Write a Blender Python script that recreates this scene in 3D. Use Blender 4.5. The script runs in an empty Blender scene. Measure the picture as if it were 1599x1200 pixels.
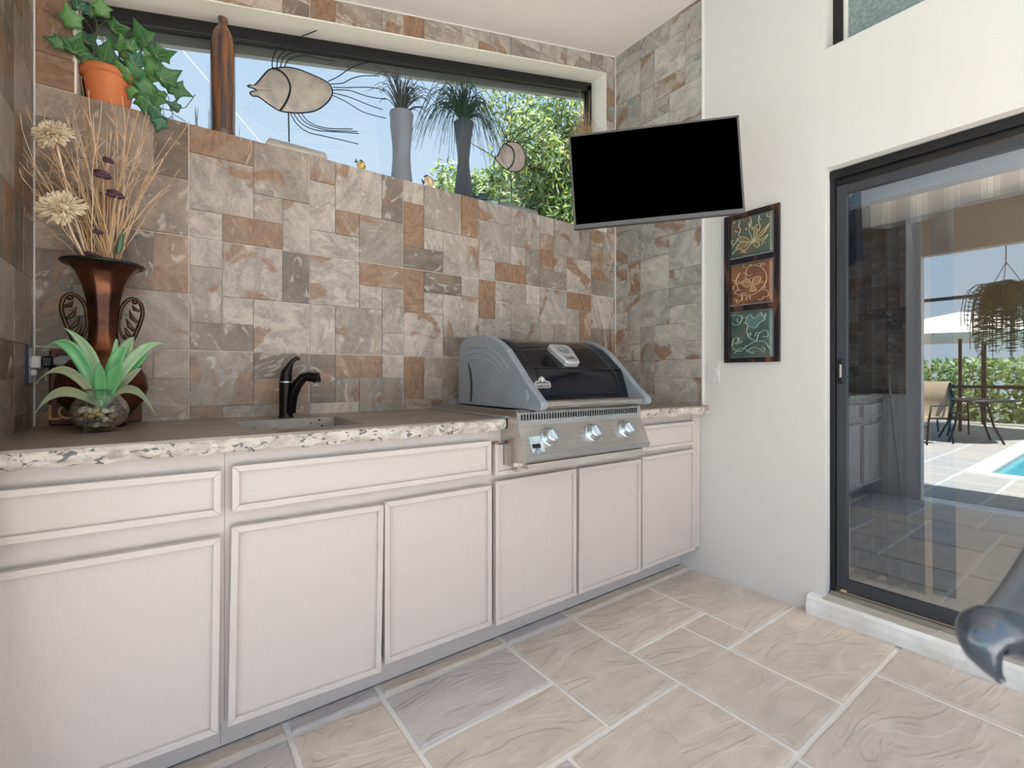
import bpy, math, random
from mathutils import Vector, Matrix, noise
RND = random.Random(7)
PI = math.pi
# ------------------------------------------------------------------ camera, sky, sun, exposure
FX, CX, CY, EYE = 738.0, 799.5, 587.0, 1.17
ANG = math.atan(1000.5 / 738.0)
FW = (math.cos(ANG), math.sin(ANG)); RT = (math.sin(ANG), -math.cos(ANG))
sc = bpy.context.scene
col = sc.collection
cam_d = bpy.data.cameras.new('camera'); cam = bpy.data.objects.new('camera', cam_d); col.objects.link(cam)
cam.location = (0, 0, EYE); cam.rotation_euler = (PI / 2, 0, ANG - PI / 2)
cam_d.sensor_width = 36; cam_d.lens = FX / 1599 * 36
cam_d.shift_y = -(600 - CY) / 1599; cam_d.clip_start = 0.05; cam_d.clip_end = 300
cam_d.dof.use_dof = True; cam_d.dof.focus_distance = 2.3; cam_d.dof.aperture_fstop = 5.0
sc.camera = cam
w = bpy.data.worlds.new('sky'); sc.world = w; w.use_nodes = True
nt = w.node_tree; nt.nodes.clear()
o_ = nt.nodes.new('ShaderNodeOutputWorld'); bg = nt.nodes.new('ShaderNodeBackground')
tc = nt.nodes.new('ShaderNodeTexCoord'); sp = nt.nodes.new('ShaderNodeSeparateXYZ'); cr = nt.nodes.new('ShaderNodeValToRGB')
nt.links.new(tc.outputs['Generated'], sp.inputs[0]); nt.links.new(sp.outputs['Z'], cr.inputs[0])
cr.color_ramp.elements[0].position = 0.0; cr.color_ramp.elements[0].color = (0.80, 0.88, 0.93, 1)
cr.color_ramp.elements[1].position = 0.75; cr.color_ramp.elements[1].color = (0.42, 0.64, 0.92, 1)
nt.links.new(cr.outputs[0], bg.inputs[0]); nt.links.new(bg.outputs[0], o_.inputs[0])
bg.inputs[1].default_value = 0.60
sd = bpy.data.lights.new('sun', 'SUN'); sun = bpy.data.objects.new('sun', sd); col.objects.link(sun)
sd.energy = 7.0; sd.angle = 0.01; sd.color = (1, 0.95, 0.88)
SUN_DIR = Vector((0.06, -0.34, 0.92))         # towards the sun
sun.rotation_euler = SUN_DIR.to_track_quat('Z', 'Y').to_euler()
sc.view_settings.view_transform = 'Standard'; sc.view_settings.look = 'None'
sc.view_settings.gamma = 1; sc.view_settings.use_curve_mapping = False
sc.view_settings.exposure = 1.8

# ------------------------------------------------------------------ helpers
def ray(px, py):
    u = (px - CX) / FX
    return Vector((FW[0] + u * RT[0], FW[1] + u * RT[1], (CY - py) / FX))
ORG = Vector((0, 0, EYE))
def PY(px, py, Y):
    v = ray(px, py); return ORG + v * (Y / v.y)
def PX(px, py, X):
    v = ray(px, py); return ORG + v * (X / v.x)
def PZ(px, py, Z):
    v = ray(px, py); return ORG + v * ((Z - EYE) / v.z)
def PS(px, py, s): return ORG + ray(px, py) * s

class MB:
    def __init__(s): s.v = []; s.f = []; s.sm = []
    def add(s, vs, fs, smooth=False):
        n = len(s.v); s.v += [Vector(p) for p in vs]
        for f in fs: s.f.append([i + n for i in f]); s.sm.append(smooth)
        return s
    def box(s, a, b, ch=0.0):
        x0, y0, z0 = [min(a[i], b[i]) for i in range(3)]; x1, y1, z1 = [max(a[i], b[i]) for i in range(3)]
        if ch <= 0:
            return s.add([(x0,y0,z0),(x1,y0,z0),(x1,y1,z0),(x0,y1,z0),(x0,y0,z1),(x1,y0,z1),(x1,y1,z1),(x0,y1,z1)],
                         [(0,3,2,1),(4,5,6,7),(0,1,5,4),(1,2,6,5),(2,3,7,6),(3,0,4,7)])
        ch = min(ch, (x1-x0)*.45, (y1-y0)*.45, (z1-z0)*.45)
        vs = []; idx = {}
        for i, x in enumerate((x0, x1)):
            for j, y in enumerate((y0, y1)):
                for k, z in enumerate((z0, z1)):
                    sx, sy, sz = (1-2*i)*ch, (1-2*j)*ch, (1-2*k)*ch
                    for a_, p in enumerate([(x, y+sy, z+sz), (x+sx, y, z+sz), (x+sx, y+sy, z)]):
                        idx[(i,j,k,a_)] = len(vs); vs.append(p)
        fs = []
        for i in (0,1):
            fs.append([idx[(i,0,0,0)], idx[(i,1,0,0)], idx[(i,1,1,0)], idx[(i,0,1,0)]][::(1 if i else -1)])
            fs.append([idx[(0,i,0,1)], idx[(0,i,1,1)], idx[(1,i,1,1)], idx[(1,i,0,1)]][::(1 if i else -1)])
            fs.append([idx[(0,0,i,2)], idx[(1,0,i,2)], idx[(1,1,i,2)], idx[(0,1,i,2)]][::(1 if i else -1)])
        for a_ in (0,1):
            for b_ in (0,1):
                fs.append([idx[(a_,b_,0,0)], idx[(a_,b_,1,0)], idx[(a_,b_,1,1)], idx[(a_,b_,0,1)]])
                fs.append([idx[(a_,0,b_,0)], idx[(a_,1,b_,0)], idx[(a_,1,b_,2)], idx[(a_,0,b_,2)]])
                fs.append([idx[(0,a_,b_,1)], idx[(1,a_,b_,1)], idx[(1,a_,b_,2)], idx[(0,a_,b_,2)]])
        for i in (0,1):
            for j in (0,1):
                for k in (0,1): fs.append([idx[(i,j,k,0)], idx[(i,j,k,1)], idx[(i,j,k,2)]])
        s.add(vs, fs); return s
    def tube(s, pts, r, n=6, r2=None, cap=True):
        pts = [Vector(p) for p in pts]; m = len(pts)
        up = Vector((0, 0, 1)); base = len(s.v); prev = None
        vs = []
        for i, p in enumerate(pts):
            t = (pts[min(i+1, m-1)] - pts[max(i-1, 0)])
            if t.length < 1e-9: t = Vector((0,0,1))
            t.normalize()
            a = prev if prev else (up if abs(t.z) < .9 else Vector((1,0,0)))
            a = (a - t * a.dot(t))
            if a.length < 1e-6: a = t.orthogonal()
            a.normalize(); prev = a; b = t.cross(a)
            rr = (r[i] if isinstance(r, (list, tuple)) else (r if r2 is None else r + (r2-r)*i/max(1, m-1)))
            for k in range(n):
                q = 2*PI*k/n; vs.append(p + a*(math.cos(q)*rr) + b*(math.sin(q)*rr))
        fs = []
        for i in range(m-1):
            for k in range(n):
                fs.append((i*n+k, i*n+(k+1)%n, (i+1)*n+(k+1)%n, (i+1)*n+k))
        s.add(vs, fs, True)
        if cap: s.add(vs[:n], [tuple(range(n))[::-1]]); s.add(vs[-n:], [tuple(range(n))])
        return s
    def lathe(s, prof, c=(0,0,0), n=24, smooth=True, fn=None):
        vs = []
        for i, (r, z) in enumerate(prof):
            for k in range(n):
                q = 2*PI*k/n
                rr = r * (fn(i, q) if fn else 1)
                vs.append((c[0]+rr*math.cos(q), c[1]+rr*math.sin(q), c[2]+z))
        fs = []
        for i in range(len(prof)-1):
            for k in range(n):
                fs.append((i*n+k, i*n+(k+1)%n, (i+1)*n+(k+1)%n, (i+1)*n+k))
        s.add(vs, fs, smooth)
        if prof[0][0] > 1e-4: s.add(vs[:n], [tuple(range(n))[::-1]])
        if prof[-1][0] > 1e-4 and prof[-1] != prof[0]: s.add(vs[-n:], [tuple(range(n))])
        return s
    def prism(s, poly, d, smooth=False):
        poly = [Vector(p) for p in poly]; n = len(poly); d = Vector(d)
        vs = poly + [p + d for p in poly]
        return s.add(vs, [tuple(range(n))[::-1], tuple(range(n, 2*n))] + [(i, (i+1)%n, n+(i+1)%n, n+i) for i in range(n)], smooth)
    def grid(s, fn, nu, nv, smooth=True):
        vs = [fn(i/nu, j/nv) for i in range(nu+1) for j in range(nv+1)]
        return s.add(vs, [(i*(nv+1)+j, (i+1)*(nv+1)+j, (i+1)*(nv+1)+j+1, i*(nv+1)+j+1) for i in range(nu) for j in range(nv)], smooth)
    def sphere(s, c, r, n=10, m=7):
        c = Vector(c); r = Vector(r) if not isinstance(r, (int, float)) else Vector((r, r, r))
        prof = [(math.sin(PI*i/m), -math.cos(PI*i/m)) for i in range(m+1)]
        vs = [(c.x + p[0]*r.x*math.cos(2*PI*k/n), c.y + p[0]*r.y*math.sin(2*PI*k/n), c.z + p[1]*r.z) for p in prof for k in range(n)]
        return s.add(vs, [(i*n+k, i*n+(k+1)%n, (i+1)*n+(k+1)%n, (i+1)*n+k) for i in range(m) for k in range(n)], True)
    def rot(s, ang, axis, c):
        M = Matrix.Translation(c) @ Matrix.Rotation(ang, 4, axis) @ Matrix.Translation(-Vector(c))
        s.v = [M @ p for p in s.v]; return s

def smooth(pts):
    sm = []
    for i in range(len(pts)-1):
        p_, q_ = pts[max(i-1, 0)], pts[min(i+2, len(pts)-1)]
        for u in (0, .33, .67):
            a, b = pts[i], pts[i+1]; sm.append(.5*((2*a)+(b-p_)*u+(2*p_-5*a+4*b-q_)*u*u+(3*a-p_-3*b+q_)*u**3))
    return sm+[pts[-1]]
WL = {}
def tag(o, label=None, cat=None, group=None, kind=None):
    if label: o['label'] = label
    if cat: o['category'] = cat
    if group: o['group'] = group
    if kind: o['kind'] = kind
    return o
def obj(name, mb, m, parent=None, label=None, cat=None, group=None, kind=None, bevel=0, base=False, solid=0):
    vs = mb.v
    lo = [min(p[i] for p in vs) for i in range(3)]; hi = [max(p[i] for p in vs) for i in range(3)]
    c = Vector(((lo[0]+hi[0])/2, (lo[1]+hi[1])/2, lo[2] if base else (lo[2]+hi[2])/2))
    me = bpy.data.meshes.new(name)
    me.from_pydata([tuple(p - c) for p in vs], [], mb.f)
    me.polygons.foreach_set('use_smooth', mb.sm); me.update()
    if m: me.materials.append(m)
    o = bpy.data.objects.new(name, me); col.objects.link(o)
    return place(o, c, parent, label, cat, group, kind, bevel, solid)
def place(o, c, parent, label=None, cat=None, group=None, kind=None, bevel=0, solid=0):
    WL[o.name] = c.copy()
    if parent:
        o.parent = parent; o.location = c - WL[parent.name]
    else: o.location = c
    if solid:
        md = o.modifiers.new('thickness', 'SOLIDIFY'); md.thickness = solid; md.offset = 0
    if bevel:
        md = o.modifiers.new('bevel', 'BEVEL'); md.width = bevel; md.segments = 2; md.limit_method = 'ANGLE'
    return tag(o, label, cat, group, kind)
def thing(name, loc, label, cat, group=None, kind=None):
    o = bpy.data.objects.new(name, None); col.objects.link(o); o.empty_display_size = .05
    o.location = loc; WL[o.name] = Vector(loc)
    return tag(o, label, cat, group, kind)

def mat(name, c, rough=.5, metal=0, var=0.0, vscale=8, bump=0, bscale=60, c2=None, stretch=(1,1,1), trans=0, coat=0, alpha=None, emit=None, estr=0):
    m = bpy.data.materials.new(name); m.use_nodes = True; t = m.node_tree; b = t.nodes['Principled BSDF']
    b.inputs['Base Color'].default_value = (*c, 1); b.inputs['Roughness'].default_value = rough; b.inputs['Metallic'].default_value = metal
    if coat: b.inputs['Coat Weight'].default_value = coat; b.inputs['Coat Roughness'].default_value = .08
    if trans: b.inputs['Transmission Weight'].default_value = trans
    if emit: b.inputs['Emission Color'].default_value = (*emit, 1); b.inputs['Emission Strength'].default_value = estr
    tcn = t.nodes.new('ShaderNodeTexCoord'); mp = t.nodes.new('ShaderNodeMapping'); t.links.new(tcn.outputs['Object'], mp.inputs[0])
    mp.inputs['Scale'].default_value = stretch
    if var or c2:
        n = t.nodes.new('ShaderNodeTexNoise'); n.inputs['Scale'].default_value = vscale; n.inputs['Detail'].default_value = 6
        t.links.new(mp.outputs[0], n.inputs[0]); r = t.nodes.new('ShaderNodeValToRGB')
        cc = c2 if c2 else tuple(x*(1-var) for x in c)
        r.color_ramp.elements[0].color = (*cc, 1); r.color_ramp.elements[1].color = (*(c if c2 else tuple(min(1, x*(1+var)) for x in c)), 1)
        r.color_ramp.elements[0].position = .35; r.color_ramp.elements[1].position = .65
        t.links.new(n.outputs['Fac'], r.inputs[0]); t.links.new(r.outputs[0], b.inputs['Base Color'])
    if bump:
        n2 = t.nodes.new('ShaderNodeTexNoise'); n2.inputs['Scale'].default_value = bscale; n2.inputs['Detail'].default_value = 4
        t.links.new(mp.outputs[0], n2.inputs[0]); bp = t.nodes.new('ShaderNodeBump'); bp.inputs['Strength'].default_value = bump
        bp.inputs['Distance'].default_value = .01
        t.links.new(n2.outputs['Fac'], bp.inputs['Height']); t.links.new(bp.outputs[0], b.inputs['Normal'])
    return m

def slate_mat(name, rough=.45):
    """stone face; the tile's own colour comes from the object colour, alpha = amount of rust"""
    m = bpy.data.materials.new(name); m.use_nodes = True; t = m.node_tree; L = t.links; N = t.nodes.new; b = t.nodes['Principled BSDF']
    oi = N('ShaderNodeObjectInfo'); tcn = N('ShaderNodeTexCoord'); mul = N('ShaderNodeVectorMath'); mul.operation = 'SCALE'
    cv = N('ShaderNodeCombineXYZ')
    L.new(oi.outputs['Random'], cv.inputs[0]); L.new(oi.outputs['Random'], cv.inputs[1]); L.new(oi.outputs['Random'], cv.inputs[2])
    L.new(cv.outputs[0], mul.inputs[0]); mul.inputs['Scale'].default_value = 57.0
    add = N('ShaderNodeVectorMath'); add.operation = 'ADD'; L.new(tcn.outputs['Object'], add.inputs[0]); L.new(mul.outputs[0], add.inputs[1])
    rt = N('ShaderNodeVectorRotate'); rt.rotation_type = 'EULER_XYZ'; rt.inputs['Rotation'].default_value = (.5, .7, .6)
    spin = N('ShaderNodeVectorMath'); spin.operation = 'SCALE'; spin.inputs['Scale'].default_value = 97; L.new(cv.outputs[0], spin.inputs[0]); L.new(spin.outputs[0], rt.inputs['Rotation'])
    L.new(add.outputs[0], rt.inputs['Vector'])
    st = N('ShaderNodeMapping'); st.inputs['Scale'].default_value = (1, 1, 2.2); L.new(rt.outputs[0], st.inputs[0])
    def noise_(scale, det, dist, src):
        n = N('ShaderNodeTexNoise'); n.inputs['Scale'].default_value = scale; n.inputs['Detail'].default_value = det; n.inputs['Distortion'].default_value = dist
        L.new(src, n.inputs[0]); return n.outputs['Fac']
    def ramp(src, p0, p1, v0=0, v1=1):
        r = N('ShaderNodeMapRange'); r.inputs[1].default_value = p0; r.inputs[2].default_value = p1; r.inputs[3].default_value = v0; r.inputs[4].default_value = v1
        L.new(src, r.inputs[0]); return r.outputs[0]
    def mixc(fac, a, bb):
        x = N('ShaderNodeMix'); x.data_type = 'RGBA'
        if isinstance(fac, float): x.inputs[0].default_value = fac
        else: L.new(fac, x.inputs[0])
        for i, q in ((6, a), (7, bb)):
            if isinstance(q, tuple): x.inputs[i].default_value = (*q, 1)
            else: L.new(q, x.inputs[i])
        return x.outputs[2]
    def scale_c(src, k):
        v = N('ShaderNodeVectorMath'); v.operation = 'MULTIPLY'; L.new(src, v.inputs[0]); v.inputs[1].default_value = k; return v.outputs[0]
    c = oi.outputs['Color']
    n1 = noise_(5.5, 12, 1.0, st.outputs[0]); n2 = noise_(24, 10, .8, st.outputs[0]); n3 = noise_(70, 6, .3, add.outputs[0])
    c1 = mixc(ramp(n1, .38, .62), scale_c(c, (.70, .69, .69)), scale_c(c, (1.22, 1.19, 1.16)))
    c1 = mixc(ramp(n2, .38, .68, 0, .5), c1, scale_c(c, (.72, .66, .60)))
    c1 = mixc(ramp(n3, .40, .62, 0, .30), c1, scale_c(c, (1.35, 1.3, 1.25)))
    # pale veins
    v = noise_(9, 5, 2.2, st.outputs[0]); a1 = N('ShaderNodeMath'); a1.operation = 'SUBTRACT'; L.new(v, a1.inputs[0]); a1.inputs[1].default_value = .5
    a2 = N('ShaderNodeMath'); a2.operation = 'ABSOLUTE'; L.new(a1.outputs[0], a2.inputs[0])
    vein = ramp(noise_(13, 10, 1.1, st.outputs[0]), .585, .66, 0, .6)
    c1 = mixc(vein, c1, (.56, .52, .47))
    # dark crack lines
    v = noise_(5, 4, 1.5, add.outputs[0]); a1 = N('ShaderNodeMath'); a1.operation = 'SUBTRACT'; L.new(v, a1.inputs[0]); a1.inputs[1].default_value = .46
    a2 = N('ShaderNodeMath'); a2.operation = 'ABSOLUTE'; L.new(a1.outputs[0], a2.inputs[0])
    c1 = mixc(ramp(a2.outputs[0], 0, .012, .4, 0), c1, (.14, .11, .09))
    # rust
    rn = noise_(4.5, 6, .9, add.outputs[0]); th = N('ShaderNodeMath'); th.operation = 'ADD'; L.new(rn, th.inputs[0])
    al = N('ShaderNodeMath'); al.operation = 'MULTIPLY'; L.new(oi.outputs['Alpha'], al.inputs[0]); al.inputs[1].default_value = .33; L.new(al.outputs[0], th.inputs[1])
    rust = ramp(th.outputs[0], .645, .685, 0, .85)
    rc = mixc(ramp(n2, .3, .7), (.17, .095, .06), (.37, .225, .135))
    c1 = mixc(rust, c1, rc)
    L.new(c1, b.inputs['Base Color']); b.inputs['Roughness'].default_value = rough
    bp = N('ShaderNodeBump'); bp.inputs['Strength'].default_value = .18; bp.inputs['Distance'].default_value = .003
    L.new(n2, bp.inputs['Height']); L.new(bp.outputs[0], b.inputs['Normal'])
    return m

M = {}
M['slate'] = slate_mat('slate', .36); 
M['grout'] = mat('grout', (.80, .74, .67), .9, var=.1)
M['plaster'] = mat('plaster', (.70, .68, .665), .8, bump=.12, bscale=140)
M['ceiling'] = mat('ceiling_paint', (.84, .79, .755), .85)
M['white_trim'] = mat('cream_trim', (.84, .81, .74), .6)
M['caulk'] = mat('caulk', (.75, .74, .72), .7)
M['paint'] = mat('cabinet_paint', (.60, .535, .505), .5, bump=.22, bscale=45, stretch=(1.6, 1.6, .6))
M['paint_h'] = mat('cabinet_paint_horizontal', (.60, .535, .505), .5, bump=.2, bscale=45, stretch=(.5, 1.6, 1.6))
M['gap_shade'] = mat('gap_shade_colour', (.05, .045, .04), .9)
M['paint_edge'] = mat('cabinet_moulding', (.61, .545, .515), .45, var=.03, bump=.1, bscale=60)
M['raw_wood'] = mat('raw_wood', (.36, .15, .07), .8, var=.2)
M['concrete_top'] = mat('stained_concrete', (.20, .165, .135), .34, c2=(.30, .255, .215), vscale=5, bump=.05, bscale=30, stretch=(.6, 2, 1))
M['sink'] = mat('sink_concrete', (.34, .31, .285), .5, var=.2)
M['black_metal'] = mat('black_metal', (.009, .009, .011), .38, .2)
M['bronze_black'] = mat('oil_rubbed_bronze', (.016, .013, .014), .22, .7)
M['steel'] = mat('brushed_steel', (.56, .53, .50), .27, 1, var=.08, vscale=20, stretch=(.2, 3, 6), bump=.04, bscale=120)
M['chrome'] = mat('satin_chrome', (.58, .62, .66), .34, 1)
M['dark_slot'] = mat('dark_slot', (.012, .012, .013), .8)
M['casting'] = mat('grey_cast', (.30, .33, .37), .42, .25, var=.04, bump=.05, bscale=200)
M['casting_lt'] = mat('grey_cast_rib', (.34, .36, .39), .42, .25)
M['hood'] = mat('black_enamel', (.004, .004, .008), .12, 0); M['hood'].node_tree.nodes['Principled BSDF'].inputs['Specular IOR Level'].default_value = .35
M['silver'] = mat('silver_plastic', (.55, .56, .56), .35, .5)
M['tv_frame'] = mat('tv_frame', (.07, .07, .075), .35, .4)
M['tv_frame_lt'] = mat('tv_frame_light', (.09, .088, .09), .4, .3)
M['tv_screen'] = mat('tv_screen', (.0, .0, .0), .6)
M['tv_screen'].node_tree.nodes['Principled BSDF'].inputs['Specular IOR Level'].default_value = .0
M['white_plastic'] = mat('white_plastic', (.66, .65, .64), .4)
M['blue_plastic'] = mat('blue_plastic', (.01, .035, .08), .4)
M['clear_grey'] = mat('grey_plastic', (.32, .33, .33), .3)

# ------------------------------------------------------------------ walls, ceiling, floor
def zceil(x): return 2.765 + .2615 * x
def zrev(x): return 2.661 + .2545 * x
XL, XR, YB = -.363, 2.595, 2.28
WX0, WX1, SILL, YG = -.254, 2.50, 2.175, 2.41
wb = MB()
def pr(poly, y0, y1, mb=wb): mb.prism([(x, y0, z) for x, z in poly], (0, y1-y0, 0))
pr([(XL-.1, -.05), (XR+.15, -.05), (XR+.15, SILL), (XL-.1, SILL)], YB, YB+.16)
pr([(XL-.1, SILL), (WX0, SILL), (WX0, zrev(WX0)), (XL-.1, zrev(XL-.1))], YB, YB+.16)
pr([(WX1, SILL), (XR+.15, SILL), (XR+.15, zrev(XR+.15)), (WX1, zrev(WX1))], YB, YB+.16)
pr([(XL-.1, zrev(XL-.1)), (XR+.15, zrev(XR+.15)), (XR+.15, zceil(XR+.15)+.05), (XL-.1, zceil(XL-.1)+.05)], YB, YB+.16)
wall_back = obj('wall_back', wb, M['grout'], kind='structure')

lw = MB(); lw.prism([(XL, 1.29, -.05), (XL, YB, -.05), (XL, YB, zceil(XL)+.1), (XL, 1.29, zceil(XL)+.1)], (-.1, 0, 0))
wall_left = obj('wall_left', lw, M['plaster'], kind='structure')
hd = MB(); hd.prism([(XL, -1.7, 2.286), (XL, 1.289, 2.286), (XL, 1.289, zceil(XL)+.1), (XL, -1.7, zceil(XL)+.1)], (-.1, 0, 0))

obj('trim_1', hd, mat('header_paint', (.60, .50, .40), .8), kind='structure')
# right wall with the door and the high window cut out
DY, DZ, UZ = .948, 2.18, 2.761
rw = MB(); Xw = XR+.17
def wr(y0, y1, z0, z1): rw.box((XR, y0, z0), (Xw, y1, z1))
wr(DY, YB+.16, -.05, 3.6)
wr(-1.7, DY, DZ, UZ); wr(-1.7, DY, 3.30, 3.6); wr(-3.2, -1.7, -.05, 3.6)
wall_right = obj('wall_right', rw, M['plaster'], kind='structure')
ce = MB(); ce.prism([(XL-.7, -1.7, zceil(XL-.7)), (XR+.2, -1.7, zceil(XR+.2)), (XR+.2, -1.7, zceil(XR+.2)+.15), (XL-.7, -1.7, zceil(XL-.7)+.15)], (0, YB+.17+1.7, 0))
obj('ceiling', ce, M['ceiling'], kind='structure')

# ---- stone tiles: each printed 45 cm square is a group of seven stones, turned by quarter turns
PA = [(0,0,1,1), (0,1,1,2), (1,0,2,2), (3,0,1,2), (1,2,1,1), (2,2,2,2), (0,3,2,1)]
def turn(p, r):
    out = []
    for (x, y, w_, h) in p:
        for _ in range(r): x, y, w_, h = y, 4-x-w_, h, w_
        out.append((x, y, w_, h))
    return out
GREY, DARK, BROWN, LIGHT, SHEEN_BLUE = (.33, .288, .25), (.20, .165, .135), (.31, .215, .15), (.42, .375, .335), (.50, .515, .51)
def tone(i, rnd, side='mid'):
    u = rnd.random()
    if i == 0: c, a = (LIGHT, .0) if u < .7 else (GREY, .25)
    elif i == 1: c, a = (BROWN, .62) if u < .55 else (GREY, .1)
    elif i == 2: c, a = (GREY, .22) if u < .65 else (LIGHT, .2)
    elif i == 3: c, a = (DARK, .1) if u < .65 else (GREY, .3)
    elif i == 4: c, a = (GREY, .3) if u < .5 else (LIGHT, .1)
    elif i == 5: c, a = (GREY, .3) if u < .6 else (LIGHT, .12)
    else: c, a = (BROWN, .7) if u < .5 else (DARK, .1)
    k = rnd.uniform(.9, 1.12)
    c = tuple(v*k for v in c)
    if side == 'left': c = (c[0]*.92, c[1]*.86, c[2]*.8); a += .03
    if side == 'cool': c = tuple(.8*v + .2*q for v, q in zip(c, SHEEN_BLUE)); a *= .85  # right-hand columns: a weaker share of the sheen mixed into the tile colour
    if side == 'blue': c = tuple(.5*v + .5*q for v, q in zip(c, SHEEN_BLUE)); a *= .8  # right wall: bright bluish window sheen put into the tile colour
    return c, min(a, 1)
def clip(poly, nx, nz, d):           # keep nx*x+nz*z <= d
    out = []
    for i in range(len(poly)):
        p, q = poly[i], poly[(i+1) % len(poly)]
        dp, dq = nx*p[0]+nz*p[1]-d, nx*q[0]+nz*q[1]-d
        if dp <= 0: out.append(p)
        if (dp < 0 < dq) or (dq < 0 < dp):
            t = dp/(dp-dq); out.append((p[0]+(q[0]-p[0])*t, p[1]+(q[1]-p[1])*t))
    return out
def area(p): return abs(sum(p[i][0]*p[(i+1)%len(p)][1]-p[(i+1)%len(p)][0]*p[i][1] for i in range(len(p))))/2
cache = {}
def stone(poly, to3, nrm, parent, c, a, g0=.0010, th=.006):
    if len(poly) < 3 or area(poly) < .0006: return
    cx_ = sum(p[0] for p in poly)/len(poly); cz = sum(p[1] for p in poly)/len(poly)
    key = (tuple(round(v, 3) for p in poly for v in (p[0]-cx_, p[1]-cz)), nrm)
    def ins(p, d):
        dx, dz = cx_-p[0], cz-p[1]
        return (p[0] + (d if dx > 0 else -d), p[1] + (d if dz > 0 else -d))
    ctr = Vector(to3(cx_, cz))
    if key not in cache:
        n = Vector(nrm); vs = [Vector(to3(*ins(p, g0))) for p in poly] + [Vector(to3(*ins(p, g0)))+n*(th-.0015) for p in poly] + [Vector(to3(*ins(p, g0+.0014)))+n*th for p in poly]
        k = len(poly); fs = [tuple(range(2*k, 3*k))]
        for lv in (0, 1): fs += [(lv*k+i, lv*k+(i+1)%k, (lv+1)*k+(i+1)%k, (lv+1)*k+i) for i in range(k)]
        me = bpy.data.meshes.new('tile'); me.from_pydata([tuple(v-ctr) for v in vs], [], fs); me.materials.append(M['slate']); me.update()
        if me.polygons[0].normal.dot(n) < 0: me.flip_normals()
        cache[key] = me
    o = bpy.data.objects.new('tile', cache[key]); col.objects.link(o)
    o.parent = parent; o.location = ctr - WL[parent.name]; o.color = (*c, a)
MW, MH, X0m, Z0m = .4535, .452, -.3715, 1.271
layout = {  # (column, row) -> quarter turns; rows: 0 = just above z 1.271
 (0,1):0,(1,1):1,(2,1):0,(3,1):0,(4,1):1,(5,1):0,(6,1):0,
 (0,0):0,(1,0):0,(2,0):2,(3,0):3,(4,0):3,(5,0):2,(6,0):2,
 (0,-1):3,(1,-1):2,(2,-1):3,(3,-1):3,(4,-1):1,(5,-1):0,(6,-1):2}
over = {(1,1,1):(BROWN,.75),(1,1,6):(LIGHT,0),(1,1,2):(LIGHT,.22),(1,1,5):(GREY,.1),(1,1,3):(BROWN,.5),(1,0,0):(LIGHT,.0),(1,0,1):(GREY,.05),(1,0,2):(LIGHT,.32),(1,0,5):(LIGHT,.15),
        (1,0,6):(DARK,.1),(2,0,5):(LIGHT,.25),(2,0,6):(BROWN,.6),(2,0,2):(GREY,.2),(2,0,3):(LIGHT,.1),(2,1,5):(GREY,.15),(2,1,0):(GREY,.1),(2,1,1):(LIGHT,.05),(2,1,2):(LIGHT,.12),(2,1,3):(DARK,.1),(2,1,4):(BROWN,.2),(2,1,6):(LIGHT,.05),
        (0,0,1):(DARK,.45),(0,0,2):(DARK,.05),(0,0,3):(BROWN,.45),(0,0,5):(GREY,.3),(0,0,6):(DARK,.0),(1,-1,5):(GREY,.35),(1,-1,6):(DARK,.0),(1,-1,4):(BROWN,.3),(1,-1,3):(BROWN,.6),
        (3,1,1):(BROWN,.8),(3,1,3):(BROWN,.65),(3,1,2):(GREY,.02),(3,1,5):(LIGHT,.25),(3,1,6):(DARK,0),(3,1,0):(LIGHT,.2),(3,0,6):(BROWN,.9),(3,0,1):(DARK,.3),(3,0,5):(LIGHT,.1),
        (2,-1,6):(DARK,.15),(2,-1,1):(BROWN,.6),(3,-1,6):(BROWN,.85),(5,0,6):(BROWN,.85),(4,1,1):(BROWN,.65),(4,0,6):(BROWN,.8)}
tr = random.Random(11)
for c_ in range(7):
    for r_ in range(-1, 5):
        q = layout.get((c_, r_), tr.randrange(4))
        for i, (x, y, ww, hh) in enumerate(turn(PA, q)):
            xa, xb = X0m+(c_+x/4)*MW, X0m+(c_+(x+ww)/4)*MW
            zb, za = Z0m+(r_+1-y/4)*MH, Z0m+(r_+1-(y+hh)/4)*MH
            e0 = .0011
            if x == 0: xa += e0
            if x+ww == 4: xb -= e0
            if y == 0: zb -= e0
            if y+hh == 4: za += e0
            P = [(xa, za), (xb, za), (xb, zb), (xa, zb)]
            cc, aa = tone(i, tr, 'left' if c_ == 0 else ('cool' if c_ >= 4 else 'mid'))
            if (c_, r_, i) in over:
                cc, aa = over[(c_, r_, i)]; k_ = tr.uniform(.93, 1.07); cc = tuple(v*k_ for v in cc)
            P = clip(P, -1, 0, -(XL+.001)); P = clip(P, 1, 0, XR-.001) if P else P
            P = clip(P, 0, -1, -.99) if P else P; P = clip(P, -.2615, 1, 2.762) if P else P
            if not P: continue
            t3 = lambda x, z: (x, YB, z)
            if r_ < 2: stone(P, t3, (0, -1, 0), wall_back, cc, aa)
            else:
                stone(clip(P, 1, 0, WX0), t3, (0,-1,0), wall_back, cc, aa); stone(clip(P, -1, 0, -WX1), t3, (0,-1,0), wall_back, cc, aa)
                Q = clip(clip(P, -1, 0, -WX0), 1, 0, WX1)
                if Q: Q = clip(Q, .2545, -1, -2.661)
                if Q: stone(Q, t3, (0,-1,0), wall_back, cc, aa)
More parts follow.
